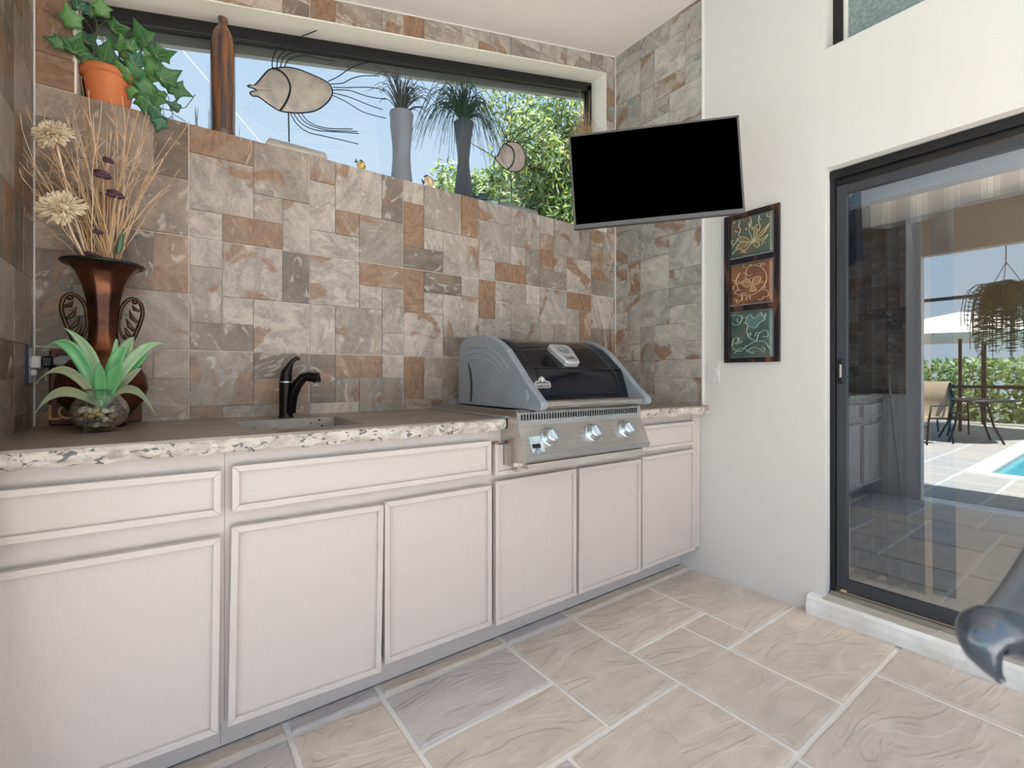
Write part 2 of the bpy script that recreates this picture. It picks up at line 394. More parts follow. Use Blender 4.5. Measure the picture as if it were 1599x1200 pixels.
# right wall stones (y 1.598 .. 2.28), on a thin mortar bed
bed = MB(); bed.box((XR-.002, 1.596, 0.99), (XR+.002, YB, 3.44))
mb_bed = obj('mortar_bed', bed, M['grout'], wall_right)
cb = MB(); cb.box((XR-.012, 1.588, .99), (XR, 1.598, zceil(XR)-.002)); obj('edge_trim', cb, M['caulk'], wall_right)
for c_ in range(2):
    for r_ in range(-1, 5):
        q = 2 if (c_, r_) == (1, 0) else tr.randrange(4)
        for i, (x, y, ww, hh) in enumerate(turn(PA, q)):
            ya, yb_ = 2.5045-(c_+x/4)*MW, 2.5045-(c_+(x+ww)/4)*MW
            zb, za = Z0m+(r_+1-y/4)*MH, Z0m+(r_+1-(y+hh)/4)*MH
            P = [(yb_, za), (ya, za), (ya, zb), (yb_, zb)]
            P = clip(P, 1, 0, YB-.007); P = clip(P, 0, -1, -.99) if P else P; P = clip(P, 0, 1, 3.436) if P else P
            if not P: continue
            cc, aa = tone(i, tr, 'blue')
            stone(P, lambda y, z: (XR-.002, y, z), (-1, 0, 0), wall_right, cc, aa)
for c_ in range(3):
    for r_ in range(-1, 4):
        q = tr.randrange(4)
        for i, (x, y, ww, hh) in enumerate(turn(PA, q)):
            ya, yb_ = 2.465-(c_+x/4)*MW, 2.465-(c_+(x+ww)/4)*MW
            zb, za = Z0m+(r_+1-y/4)*MH, Z0m+(r_+1-(y+hh)/4)*MH
            P = [(yb_, za), (ya, za), (ya, zb), (yb_, zb)]
            P = clip(P, 1, 0, YB-.007); P = clip(P, -1, 0, -1.40) if P else P; P = clip(P, 0, -1, -.99) if P else P; P = clip(P, 0, 1, 2.66) if P else P
            if not P: continue
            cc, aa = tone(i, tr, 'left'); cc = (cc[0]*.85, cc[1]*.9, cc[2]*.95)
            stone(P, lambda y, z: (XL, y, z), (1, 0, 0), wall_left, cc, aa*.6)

# ---- caulk lines where ceiling meets walls, cream reveal of the long window
cl = MB(); cl.prism([(XL, YB-.009, zceil(XL)-.006), (XR, YB-.009, zceil(XR)-.006), (XR, YB-.009, zceil(XR)), (XL, YB-.009, zceil(XL))], (0, .008, 0))
cl.box((XR-.012, 1.6, zceil(XR)-.008), (XR-.002, YB-.01, zceil(XR)-.003))
cl.box((XR-.013, YB-.016, .998), (XR-.008, YB-.009, zceil(XR)-.01))
cl.box((XL+.003, YB-.012, .998), (XL+.010, YB-.006, zceil(XL)-.01))
obj('trim_2', cl, M['caulk'], kind='structure')
rv = MB()
rv.prism([(WX0, YB-.004, zrev(WX0)-.006), (WX1, YB-.004, zrev(WX1)-.006), (WX1, YB-.004, zrev(WX1)+.001), (WX0, YB-.004, zrev(WX0)+.001)], (0, .17, 0))
rv.prism([(WX1-.005, YB-.004, SILL), (WX1+.001, YB-.004, SILL), (WX1+.001, YB-.004, zrev(WX1)), (WX1-.005, YB-.004, zrev(WX1)-.004)], (0, .17, 0))
rv.prism([(WX0-.001, YB-.004, SILL), (WX0+.006, YB-.004, SILL), (WX0+.006, YB-.004, zrev(WX0)), (WX0-.001, YB-.004, zrev(WX0))], (0, .17, 0))
obj('trim_3', rv, M['white_trim'], kind='structure')

# ---- long sloping window
win = thing('window_1', (1.1, YG, SILL), 'long sloping fixed window above the tiled wall', 'window', kind='structure')
fr = MB(); fw_ = .052
def sl(x, z): return (x, z)
i0, i1 = WX0+.006, WX1-.005
fr.prism([(i0, YG, zrev(i0)-.006-fw_-.006), (i1, YG, zrev(i1)-.006-fw_-.006), (i1, YG, zrev(i1)-.006), (i0, YG, zrev(i0)-.006)], (0, .04, 0))
fr.prism([(i0, YG, SILL), (i0+.035, YG, SILL), (i0+.035, YG, zrev(i0)-.03), (i0, YG, zrev(i0)-.03)], (0, .04, 0))
fr.prism([(i1-.045, YG, SILL), (i1, YG, SILL), (i1, YG, zrev(i1)-.03), (i1-.045, YG, zrev(i1)-.04)], (0, .04, 0))
fr.box((i0, YG, SILL-.02), (i1, YG+.04, SILL+.012))
obj('window_frame', fr, M['black_metal'], win, bevel=.003)
def glass_mat(name, refl, tint, rough=.0, gcol=(1, 1, 1)):
    m = bpy.data.materials.new(name); m.use_nodes = True; t = m.node_tree; t.nodes.clear()
    o = t.nodes.new('ShaderNodeOutputMaterial'); mx = t.nodes.new('ShaderNodeMixShader'); a = t.nodes.new('ShaderNodeBsdfTransparent'); b = t.nodes.new('ShaderNodeBsdfGlossy')
    a.inputs[0].default_value = (*tint, 1); b.inputs['Roughness'].default_value = rough; b.inputs[0].default_value = (*gcol, 1); mx.inputs[0].default_value = refl
    t.links.new(a.outputs[0], mx.inputs[1]); t.links.new(b.outputs[0], mx.inputs[2]); t.links.new(mx.outputs[0], o.inputs[0]); return m
gl = MB(); gl.prism([(i0+.02, YG+.018, SILL), (i1-.02, YG+.018, SILL), (i1-.02, YG+.018, zrev(i1)-.05), (i0+.02, YG+.018, zrev(i0)-.05)], (0, .005, 0))
obj('pane', gl, glass_mat('sky_dimming_glass', .03, (.68, .695, .70)), win)  # tint added to dim the sky behind the pane at the raised exposure
# outside edge of the roof just above the glass
ea = MB(); ea.prism([(XL-.2, YG+.06, zrev(XL-.2)-.095), (XR+.4, YG+.06, zrev(XR+.4)-.095), (XR+.4, YG+.06, zrev(XR+.4)+.3), (XL-.2, YG+.06, zrev(XL-.2)+.3)], (0, .03, 0))
ea.box((WX1+.02, YG+.06, 1.9), (WX1+.3, YG+.09, 3.4))
obj('trim_4', ea, mat('soffit_paint', (.42, .44, .42), .8), kind='structure')

# ---- floor: slab, stamped stone tiles
fl = MB(); fl.box((XL-.25, -3.2, -.06), (XR+.02, 1.80, -.006)); fl.box((XL-.25, 1.75, -.06), (XR+.02, YB+.1, -.006))
floor = obj('floor', fl, mat('pale_joint', (.86, .83, .80), .85, var=.06, bump=.2, bscale=50), kind='structure')
def pave_mat():
    m = bpy.data.materials.new('paving_stone'); m.use_nodes = True; t = m.node_tree; L = t.links; N = t.nodes.new; b = t.nodes['Principled BSDF']
    oi = N('ShaderNodeObjectInfo'); tcn = N('ShaderNodeTexCoord'); cv = N('ShaderNodeVectorMath'); cv.operation = 'SCALE'; cv.inputs['Scale'].default_value = 40
    cb_ = N('ShaderNodeCombineXYZ'); [L.new(oi.outputs['Random'], cb_.inputs[i]) for i in range(3)]; L.new(cb_.outputs[0], cv.inputs[0])
    add = N('ShaderNodeVectorMath'); L.new(tcn.outputs['Object'], add.inputs[0]); L.new(cv.outputs[0], add.inputs[1])
    st = N('ShaderNodeMapping'); st.inputs['Scale'].default_value = (1, 2.2, 1); st.inputs['Rotation'].default_value = (0, 0, .5); L.new(add.outputs[0], st.inputs[0])
    n = N('ShaderNodeTexNoise'); n.inputs['Scale'].default_value = 5; n.inputs['Detail'].default_value = 9; n.inputs['Distortion'].default_value = .8; L.new(st.outputs[0], n.inputs[0])
    mr = N('ShaderNodeMapRange'); mr.inputs[1].default_value = .3; mr.inputs[2].default_value = .7; mr.inputs[3].default_value = .88; mr.inputs[4].default_value = 1.1; L.new(n.outputs['Fac'], mr.inputs[0])
    vm = N('ShaderNodeVectorMath'); vm.operation = 'SCALE'; L.new(oi.outputs['Color'], vm.inputs[0]); L.new(mr.outputs[0], vm.inputs['Scale'])
    L.new(vm.outputs[0], b.inputs['Base Color']); b.inputs['Roughness'].default_value = .5
    # cleft: stepped noise for slate-like ledges
    n2 = N('ShaderNodeTexNoise'); n2.inputs['Scale'].default_value = 2.4; n2.inputs['Detail'].default_value = 3; n2.inputs['Distortion'].default_value = 1.2; L.new(st.outputs[0], n2.inputs[0])
    mm = N('ShaderNodeMath'); mm.operation = 'MULTIPLY'; mm.inputs[1].default_value = 7; L.new(n2.outputs['Fac'], mm.inputs[0])
    ff = N('ShaderNodeMath'); ff.operation = 'FRACT'; L.new(mm.outputs[0], ff.inputs[0])
    pw = N('ShaderNodeMath'); pw.operation = 'POWER'; pw.inputs[1].default_value = 6; L.new(ff.outputs[0], pw.inputs[0])
    ad = N('ShaderNodeMath'); ad.operation = 'ADD'; L.new(pw.outputs[0], ad.inputs[0]); L.new(n.outputs['Fac'], ad.inputs[1])
    bp = N('ShaderNodeBump'); bp.inputs['Strength'].default_value = .5; bp.inputs['Distance'].default_value = .006; L.new(ad.outputs[0], bp.inputs['Height']); L.new(bp.outputs[0], b.inputs['Normal'])
    return m
M['pave'] = pave_mat()
TAN, LIL, GRY = (.68, .58, .495), (.58, .525, .51), (.63, .555, .50)
paving = [(-.36,.33,1.665,1.745,TAN),(.33,.645,1.665,1.745,LIL),(.645,1.205,1.665,1.745,TAN),(1.205,1.59,1.665,1.745,LIL),(1.59,2.59,1.665,1.745,TAN),
 (-.36,.33,1.2,1.66,LIL),(.33,.64,1.07,1.66,TAN),(.64,1.195,1.355,1.66,LIL),(.64,1.195,1.07,1.355,TAN),(1.195,1.585,1.07,1.66,GRY),
 (1.585,2.15,1.31,1.66,TAN),(2.15,2.59,1.08,1.66,GRY),(1.95,2.15,1.08,1.31,TAN),(1.585,1.95,.65,1.31,GRY),(1.95,2.59,.65,1.08,TAN),
 (1.0,1.585,.65,1.07,TAN),(1.56,2.25,.2,.65,GRY),(2.25,2.59,.2,.65,GRY),(-.36,.33,.8,1.2,TAN),(.33,1.0,.65,1.07,LIL),
 (.7,1.56,.2,.65,LIL),(-.36,.33,.2,.8,GRY),(.33,.7,.2,.65,TAN)]
for r_ in range(7):
    y0 = .2-.46*(r_+1); xs = [-.36]
    while xs[-1] < 2.3: xs.append(min(2.59, xs[-1]+tr.choice([.45, .62, .8])))
    if xs[-1] < 2.59: xs[-1] = 2.59
    for a_, b_ in zip(xs, xs[1:]): paving.append((a_, b_, y0, y0+.46, tr.choice([TAN, LIL, GRY])))
def pave(x0, x1, y0, y1, c, parent, g=.0095, z=-.006, sub=True):
    x0 += g; x1 -= g; y0 += g; y1 -= g
    if x1-x0 < .02 or y1-y0 < .02: return
    rr = random.Random(int((x0*31+y0*17)*1000)); mb = MB(); ring = []
    nx, ny = max(2, int((x1-x0)/.12)), max(1, int((y1-y0)/.12))
    for i in range(nx): ring.append((x0+(x1-x0)*i/nx, y0))
    for i in range(ny): ring.append((x1, y0+(y1-y0)*i/ny))
    for i in range(nx): ring.append((x1-(x1-x0)*i/nx, y1))
    for i in range(ny): ring.append((x0, y1-(y1-y0)*i/ny))
    ring = [(a+rr.uniform(-.0022, .0022), b+rr.uniform(-.0022, .0022)) for a, b in ring]
    k = len(ring); cx_, cy_ = (x0+x1)/2, (y0+y1)/2
    def inn(p, d): return (p[0]+(d if p[0] < cx_ else -d), p[1]+(d if p[1] < cy_ else -d))
    vs = [(a, b, z) for a, b in ring]+[(*inn(p, .001), z+.005) for p in ring]+[(*inn(p, .007), z+.0085) for p in ring]
    fs = [tuple(range(2*k, 3*k))]+[(l*k+i, l*k+(i+1)%k, (l+1)*k+(i+1)%k, (l+1)*k+i) for l in (0, 1) for i in range(k)]
    mb.add(vs, fs); o = obj('paving_stone', mb, M['pave'], parent)
    kk = rr.uniform(.95, 1.05); o.color = (c[0]*kk, c[1]*kk, c[2]*kk, 1)
for t_ in paving: pave(*t_, floor)

# ------------------------------------------------------------------ base cabinets
YF = 1.622
def leaf(name, x0, x1, z0, z1, parent, ang=0, label=None, th=.02, y=1.603, fw=.019, horiz=False, jut=0):
    """overlay door or drawer front: flat panel with a raised edge moulding"""
    c = ((x0+x1)/2, y, (z0+z1)/2)
    p = MB().box((x0, y, z0), (x1, y+.012, z1), .002).rot(ang, 'Y', c)
    if jut: p.rot(jut, 'Z', (x0, y, z0))
    o = obj(name, p, M['paint_h' if horiz else 'paint'], parent, label=label)
    f = MB(); yy = y-.014
    def piece(pts): f.prism([(a, yy, b) for a, b in pts], (0, .0155, 0))
    piece([(x0,z0),(x1,z0),(x1-fw,z0+fw),(x0+fw,z0+fw)]); piece([(x0,z1),(x0+fw,z1-fw),(x1-fw,z1-fw),(x1,z1)])
    piece([(x0,z0),(x0+fw,z0+fw),(x0+fw,z1-fw),(x0,z1)]); piece([(x1,z0),(x1,z1),(x1-fw,z1-fw),(x1-fw,z0+fw)])
    f.rot(ang, 'Y', c)
    if jut: f.rot(jut, 'Z', (x0, y, z0))
    obj('moulding', f, M['paint_edge'], o, bevel=.002)
    return o
def cabinet(x0, x1, label, holes=False):
    t = thing('base_cabinet', ((x0+x1)/2, 1.9, 0), label, 'cabinet', 'painted base cabinets under the concrete counter')
    b = MB()
    b.box((x0+.04, YF, .150), (x1-.04, YF+.018, .175)); b.box((x0+.04, YF, .69), (x1-.04, YF+.018, .795))
    b.box((x0+.04, YF, .885), (x1-.04, YF+.018, .948))
    b.box((x0, YF, .150), (x0+.0399, YF+.018, .948)); b.box((x1-.0399, YF, .150), (x1, YF+.018, .948))
    b.box((x0+.005, YF+.02, .150), (x1-.005, 2.27, .162)); b.box((x0, YF+.018, .150), (x0+.012, 2.27, .93)); b.box((x1-.012, YF+.018, .150), (x1, 2.27, .93))
    b.box((x0+.012, 2.26, .163), (x1-.012, 2.27, .93))
    obj('body', b, M['paint_edge'], t)
    tk = MB().box((x0, 1.745, 0), (x1, 1.76, .149)); obj('toe_board', tk, M['paint_edge'], t)
    return t
c1 = cabinet(XL+.004, .1445, 'leftmost base cabinet, large sagging door, below the corner with the urn')
leaf('drawer', -.50+.15, .134, .771, .9, c1, ang=.012, horiz=True)
leaf('door', -.35, .13, .146, .708, c1, ang=.012)
c2 = cabinet(.1455, 1.0795, 'wide double-door base cabinet under the sink with one long false drawer front')
leaf('drawer', .161, 1.069, .771, .906, c2, horiz=True)
leaf('door', .155, .612, .147, .725, c2, ang=.016, label='crooked door with its corner dropped', jut=-.012)
leaf('door', .6215, 1.069, .160, .727, c2, jut=-.01)
c3 = cabinet(1.0805, 2.0165, 'double-door base cabinet directly below the built-in gas grill')
leaf('door', 1.091, 1.546, .148, .737, c3)
leaf('door', 1.5645, 2.009, .147, .735, c3, ang=.006, jut=-.006)
# cut front under the grill, raw wood showing where it was sawn
ap = MB()
ap.box((1.091, 1.592, .757), (1.108, 1.615, .888), .002); ap.box((1.108, 1.592, .757), (2.009, 1.615, .777), .002)
ap.box((1.108, 1.600, .777), (1.135, 1.615, .884)); ap.box((1.135, 1.600, .777), (1.20, 1.615, .80)); ap.box((1.20, 1.6, .777), (2.0, 1.615, .783))
ap.box((1.993, 1.592, .777), (2.009, 1.615, .815), .002)
apo = obj('cut_front', ap, M['paint_edge'], c3, label='painted front panel sawn away to fit the grill')
rwd = MB().box((1.091, 1.600, .888), (1.116, 1.618, .897)); obj('sawn_edge', rwd, M['raw_wood'], apo)
obj('gap_shade_sheet', MB().box((1.12, 1.64, .70), (2.0, 1.66, .94)), M['gap_shade'], c3)  # dark sheet: shade of the gap around the grill, put in as colour
c4 = cabinet(2.0175, XR-.004, 'narrow single-door base cabinet in the corner by the right wall')
leaf('drawer', 2.025, 2.505, .768, .905, c4, horiz=True)
leaf('door', 2.025, 2.505, .149, .741, c4)
fil = MB().box((2.51, 1.612, .150), (XR-.006, YF, .948)); obj('filler_strip', fil, M['paint_edge'], c4)

# ------------------------------------------------------------------ concrete countertop with rough chipped edge
def edge_mat():
    m = bpy.data.materials.new('chipped_stone_edge'); m.use_nodes = True; t = m.node_tree; L = t.links; N = t.nodes.new; b = t.nodes['Principled BSDF']
    tcn = N('ShaderNodeTexCoord'); mp = N('ShaderNodeMapping'); mp.inputs['Scale'].default_value = (1, 1, 1.7); L.new(tcn.outputs['Object'], mp.inputs[0])
    n = N('ShaderNodeTexNoise'); n.inputs['Scale'].default_value = 16; n.inputs['Detail'].default_value = 5; n.inputs['Distortion'].default_value = 1; L.new(mp.outputs[0], n.inputs[0])
    r = N('ShaderNodeValToRGB'); e = r.color_ramp.elements; e[0].position = .33; e[0].color = (.36, .31, .26, 1); e[1].position = .6; e[1].color = (.62, .57, .50, 1)
    L.new(n.outputs['Fac'], r.inputs[0])
    v = N('ShaderNodeTexVoronoi'); v.inputs['Scale'].default_value = 75; L.new(mp.outputs[0], v.inputs[0])
    n3 = N('ShaderNodeTexNoise'); n3.inputs['Scale'].default_value = 38; n3.inputs['Detail'].default_value = 3; n3.inputs['Distortion'].default_value = .8; L.new(mp.outputs[0], n3.inputs[0])
    r3 = N('ShaderNodeValToRGB'); e = r3.color_ramp.elements; e[0].position = .375; e[0].color = (1, 1, 1, 1); e[1].position = .41; e[1].color = (0, 0, 0, 1); L.new(n3.outputs['Fac'], r3.inputs[0])
    mx = N('ShaderNodeMix'); mx.data_type = 'RGBA'; L.new(r3.outputs[0], mx.inputs[0]); L.new(r.outputs[0], mx.inputs[6]); mx.inputs[7].default_value = (.13, .13, .135, 1)
    v2 = N('ShaderNodeValToRGB'); e = v2.color_ramp.elements; e[0].position = .1; e[0].color = (1, 1, 1, 1); e[1].position = .16; e[1].color = (0, 0, 0, 1); L.new(v.outputs['Distance'], v2.inputs[0])
    mx2 = N('ShaderNodeMix'); mx2.data_type = 'RGBA'; L.new(v2.outputs[0], mx2.inputs[0]); L.new(mx.outputs[2], mx2.inputs[6]); mx2.inputs[7].default_value = (.22, .20, .19, 1)
    L.new(mx2.outputs[2], b.inputs['Base Color']); b.inputs['Roughness'].default_value = .4
    bp = N('ShaderNodeBump'); bp.inputs['Strength'].default_value = .7; bp.inputs['Distance'].default_value = .008; L.new(n.outputs['Fac'], bp.inputs['Height']); L.new(bp.outputs[0], b.inputs['Normal'])
    return m
M['edge'] = edge_mat(); M['edge_grey'] = M['edge']
ZT = .996; YE = 1.575
def rough_edge(p0, p1, ztop, zbot, parent, seed=0, m=None, bulge=.008):
    """front face of the slab from p0 to p1 (xy), knocked rough"""
    p0 = Vector((*p0, 0)); p1 = Vector((*p1, 0)); d = p1-p0; Ln = d.length; n = Vector((d.y, -d.x, 0)).normalized()
    nu = max(4, int(Ln/.008)); nv = 9
    def fn(u, v):
        q = p0+d*u; z = zbot+(ztop-zbot)*v
        h = noise.noise(Vector((q.x*38+seed, q.y*38, z*50)))*.006+noise.noise(Vector((q.x*12+seed, q.y*12, z*22+5)))*.009
        k = 4*v*(1-v); lowj = noise.noise(Vector((q.x*30, q.y*30, seed)))*.006 if v == 0 else 0
        return q + n*(h*k**.5+bulge*k) + Vector((0, 0, z+lowj))
    mb = MB().grid(fn, nu, nv, False)
    mb.prism([tuple(p0+Vector((0, 0, zbot+.004))), tuple(p1+Vector((0, 0, zbot+.004))), tuple(p1-n*.03+Vector((0, 0, zbot+.004))), tuple(p0-n*.03+Vector((0, 0, zbot+.004)))], (0, 0, ztop-zbot-.006))
    return obj('stone_edge', mb, m or M['edge'], parent)
ct = thing('countertop', (.4, 1.93, .95), 'long left run of stained brown concrete countertop with chipped pale stone edge and integral sink', 'countertop')
SX0, SX1, SY0, SY1 = .22, .585, 1.69, 2.07
top = MB()
for a, b in [((XL+.001, YE+.02, .955), (SX0-.003, YB-.001, ZT)), ((SX1+.003, YE+.02, .955), (1.128, YB-.001, ZT)), ((SX0-.003, YE+.02, .955), (SX1+.003, SY0-.003, ZT)), ((SX0-.003, SY1+.003, .955), (SX1+.003, YB-.001, ZT))]: top.box(a, b)
obj('slab', top, M['concrete_top'], ct)
obj('slab_lip', MB().box((XL+.001, YE-.003, ZT-.008), (1.128, YE+.02, ZT)), M['concrete_top'], ct)
rough_edge((XL+.001, YE), (1.125, YE), ZT-.002, .948, ct, 1)
rough_edge((1.125, YE), (1.128, YE+.05), ZT-.002, .948, ct, 2, bulge=.001)
sk = MB()
sk.box((SX0-.0025, SY0-.0025, .886), (SX1+.0025, SY1+.0025, .891)); sk.box((SX0-.0025, SY0-.0025, .891), (SX0, SY1+.0025, ZT-.001)); sk.box((SX1, SY0-.0025, .891), (SX1+.0025, SY1+.0025, ZT-.001))
sk.box((SX0, SY0-.0025, .891), (SX1, SY0, ZT-.001)); sk.box((SX0, SY1, .891), (SX1, SY1+.0025, ZT-.001))
snk = obj('sink_basin', sk, M['sink'], ct)
pit = MB()
for k in range(16):
    x = tr.uniform(SX0+.02, SX1-.02); z = tr.uniform(.93, .985); pit.sphere((x, SY1-.0002, z), (tr.uniform(.002, .006), .001, tr.uniform(.0015, .004)), 6, 4)
obj('pits', pit, M['dark_slot'], snk, kind='stuff')
ct2 = thing('countertop', (2.25, 1.93, .95), 'short right run of concrete countertop between the grill and the right wall', 'countertop')
t2 = MB().box((1.905, YE+.01, .955), (XR-.009, YB-.001, ZT)); obj('slab', t2, M['concrete_top'], ct2)
rough_edge((1.905, YE-.005), (XR-.03, YE-.03), ZT-.002, .946, ct2, 5)
rough_edge((XR-.03, YE-.03), (XR-.010, YE+.01), ZT-.002, .946, ct2, 6)
obj('slab_lip', MB().prism([(1.905, YE-.007, ZT-.008), (XR-.03, YE-.032, ZT-.008), (XR-.010, YE+.011, ZT-.008), (1.905, YE+.011, ZT-.008)], (0, 0, .008)), M['concrete_top'], ct2)

# ------------------------------------------------------------------ faucet
fa = thing('faucet', (.41, 2.14, ZT), 'black oil-rubbed bronze faucet standing behind the sink', 'faucet')
fb = MB().lathe([(.030, 0), (.030, .004), (.0265, .008), (.0265, .145), (.024, .15)], (.41, 2.14, ZT), 20)
obj('body', fb, M['bronze_black'], fa)
obj('ring', MB().lathe([(.0275, .146), (.0275, .150)], (.41, 2.14, ZT), 20), M['chrome'], fa)
fs_ = MB().tube([(.425, 2.125, ZT+.02), (.43, 2.118, ZT+.09), (.445, 2.105, ZT+.135), (.468, 2.09, ZT+.168), (.49, 2.075, ZT+.176)], [.020, .022, .0215, .019, .017], 12)
fs_.tube([(.478, 2.083, ZT+.170), (.520, 2.058, ZT+.166)], [.019, .021], 14); fs_.tube([(.512, 2.062, ZT+.168), (.514, 2.061, ZT+.146)], .016, 12)
obj('spout', fs_, M['bronze_black'], fa)
fh = MB().tube([(.41, 2.14, ZT+.15), (.412, 2.14, ZT+.185), (.424, 2.14, ZT+.215), (.434, 2.139, ZT+.235), (.452, 2.137, ZT+.248), (.463, 2.136, ZT+.243)], [.0255, .022, .013, .009, .0085, .006], 12)
obj('handle', fh, M['bronze_black'], fa)

# ------------------------------------------------------------------ built-in gas grill
gr = thing('gas_grill', (1.52, 1.8, .98), 'built-in gas grill with a black hood, grey end castings and a steel control panel', 'grill')
side_prof = [(2.085, 1.03), (2.085, 1.16), (2.085, 1.26), (2.068, 1.325), (2.03, 1.352), (1.965, 1.363), (1.85, 1.360), (1.785, 1.346), (1.72, 1.318), (1.671, 1.287), (1.602, 1.220), (1.544, 1.162), (1.494, 1.116), (1.452, 1.082), (1.433, 1.066), (1.429, 1.048), (1.436, 1.034), (1.461, 1.030), (1.923, 1.030)]
gb = MB(); gb.box((1.137, 1.53, .80), (1.885, 2.18, 1.025)); obj('firebox', gb, M['steel'], gr)
fl_ = MB(); fl_.box((1.118, 1.56, .997), (1.912, 2.21, 1.004)); fl_.box((1.205, 2.12, 1.004), (1.885, 2.2, 1.05)); obj('flange', fl_, M['casting'], gr)
for nm, xx, sg in (('side_casting', 1.2, 1), ('side_casting', 1.855, 1)):
    mb = MB().prism([(xx, y, z) for y, z in side_prof], (.035, 0, 0)); o = obj(nm, mb, M['casting'], gr, bevel=.006)
    fx = xx if xx < 1.5 else xx+.035; dn = -1 if xx < 1.5 else 1
    # raised ribs following the curve, slot, pivot dish
    rb = MB()
    for k in range(3):
        rr = .055+.03*k; pts = []
        for (y, z) in [(2.03, 1.352), (1.965, 1.363), (1.85, 1.360), (1.785, 1.346), (1.72, 1.318), (1.671, 1.287), (1.602, 1.220)]:
            cy_, cz_ = 1.93, 1.10; d_ = Vector((y-cy_, z-cz_)); l = d_.length; d_ = d_*((l-rr)/l); pts.append((fx+dn*.0, cy_+d_.x, cz_+d_.y))
        rb.tube(pts, .0045, 6)
    obj('rib', rb, M['casting_lt'], o)
    if xx < 1.5:
        obj('hinge_slot', MB().tube([(1.199, 1.985, 1.23), (1.199, 1.966, 1.19), (1.199, 1.955, 1.14), (1.199, 1.955, 1.09), (1.199, 1.962, 1.045)], [.003, .006, .0065, .006, .004], 8), M['dark_slot'], o)
    dish = MB(); 
    for k in range(1):
        dish.sphere((fx, 1.53, 1.085), (.003, .018, .026), 16, 8)
    obj('pivot_cap', dish, M['casting_lt'], o)
# hood: rolled sheet between the castings
hp = [(2.06, 1.30), (2.03, 1.338), (1.965, 1.350), (1.85, 1.347), (1.785, 1.333), (1.72, 1.303), (1.665, 1.262), (1.61, 1.214), (1.597, 1.204), (1.592, 1.198), (1.585, 1.188), (1.56, 1.12), (1.545, 1.065)]
hm = MB().grid(lambda u, v: (lambda i, fr_: (1.235+.62*v, hp[i][0]+(hp[min(i+1, len(hp)-1)][0]-hp[i][0])*fr_, hp[i][1]+(hp[min(i+1, len(hp)-1)][1]-hp[i][1])*fr_))(min(int(u*(len(hp)-1)*3/3+1e-6), len(hp)-2), u*(len(hp)-1)-min(int(u*(len(hp)-1)+1e-6), len(hp)-2)), (len(hp)-1)*2, 8)
hood = obj('hood', hm, M['hood'], gr, solid=.004)
obj('crease', MB().tube([(1.236, 1.594, 1.203), (1.854, 1.594, 1.203)], .004, 8), M['hood'], hood)
obj('back_panel', MB().box((1.235, 2.055, 1.03), (1.855, 2.065, 1.31)), M['casting'], gr)
# long tubular handle in front of the hood
hnd = MB().tube([(1.232, 1.462, 1.052), (1.858, 1.462, 1.052)], .0145, 16)
obj('handle', hnd, M['steel'], gr)
obj('drip_lip', MB().prism([(1.235, 1.545, 1.065), (1.235, 1.50, 1.03), (1.235, 1.545, 1.03)], (.62, 0, 0)), M['steel'], gr)
# control panel
pn = MB()
prof = [(1.56, 1.030), (1.505, 1.028), (1.498, 1.020), (1.497, .967), (1.440, .846), (1.438, .838), (1.448, .826), (1.56, .815)]
pn.prism([(1.133, y, z) for y, z in prof], (.757, 0, 0))
panel = obj('control_panel', pn, M['steel'], gr, bevel=.002)
vs_ = MB()
for k in range(48):
    x = 1.150+k*.0150; vs_.box((x, 1.4955, .990), (x+.0065, 1.499, 1.014))
obj('vent_slot', vs_, M['dark_slot'], panel, kind='stuff')
cheek = MB().prism([(1.129, y, z) for y, z in [(1.56, 1.03), (1.500, 1.03), (1.492, .967), (1.434, .84), (1.56, .812)]], (.005, 0, 0)); obj('cheek', cheek, M['steel'], panel)
tray = MB().box((1.16, 1.465, .800), (1.87, 1.62, .818)); tray.box((1.175, 1.555, .772), (1.98, 1.60, .804)); obj('drip_tray', tray, M['steel'], gr)
pn_n = Vector((0, -(.967-.846), (1.440-1.497)*-1)); pn_n = Vector((0, -.905, .425)).normalized()
def on_panel(x, z): # point on sloping face
    t_ = (z-.846)/(.967-.846); return Vector((x, 1.440+(1.497-1.440)*t_, z))
def oriented(mb, c, n):
    q = Vector((0, 0, 1)).rotation_difference(n).to_matrix(); mb.v = [c+q @ p for p in mb.v]; return mb
for kx in (1.272, 1.523, 1.742):
    c = on_panel(kx, .916)
    k1 = oriented(MB().lathe([(.043, 0), (.043, .005), (.038, .010), (.035, .011), (.035, .017), (.031, .020), (.030, .030), (.028, .036), (.021, .039)], n=28), c, pn_n)
    kn = obj('knob', k1, M['chrome'], gr, label='chrome control knob')
    k2 = MB().box((-.0065, -.024, .036), (.0065, .024, .050), .002); k2.rot(.35, 'Z', (0, 0, 0)); oriented(k2, c, pn_n); obj('grip', k2, M['chrome'], kn)
st_ = MB()
c = on_panel(1.205, .875)
sticker = mat('paper_sticker', (.70, .72, .70), .5, c2=(.35, .48, .50), vscale=35)
s1 = MB().box((-.035, -.03, 0), (.03, .035, .0012)); oriented(s1, on_panel(1.205, .893)+pn_n*.0005, pn_n); so = obj('sticker', s1, sticker, panel, label='peeling pale paper label beside the first knob')
s2 = MB().box((-.024, -.014, .0012), (.018, .004, .002)); oriented(s2, on_panel(1.200, .893)+pn_n*.0005, pn_n); obj('print_block', s2, M['dark_slot'], so)
ig = oriented(MB().lathe([(.013, 0), (.013, .006), (.009, .012), (.001, .013)], n=18), on_panel(1.196, .868)+pn_n*.001, pn_n); obj('igniter_button', ig, M['casting'], panel)
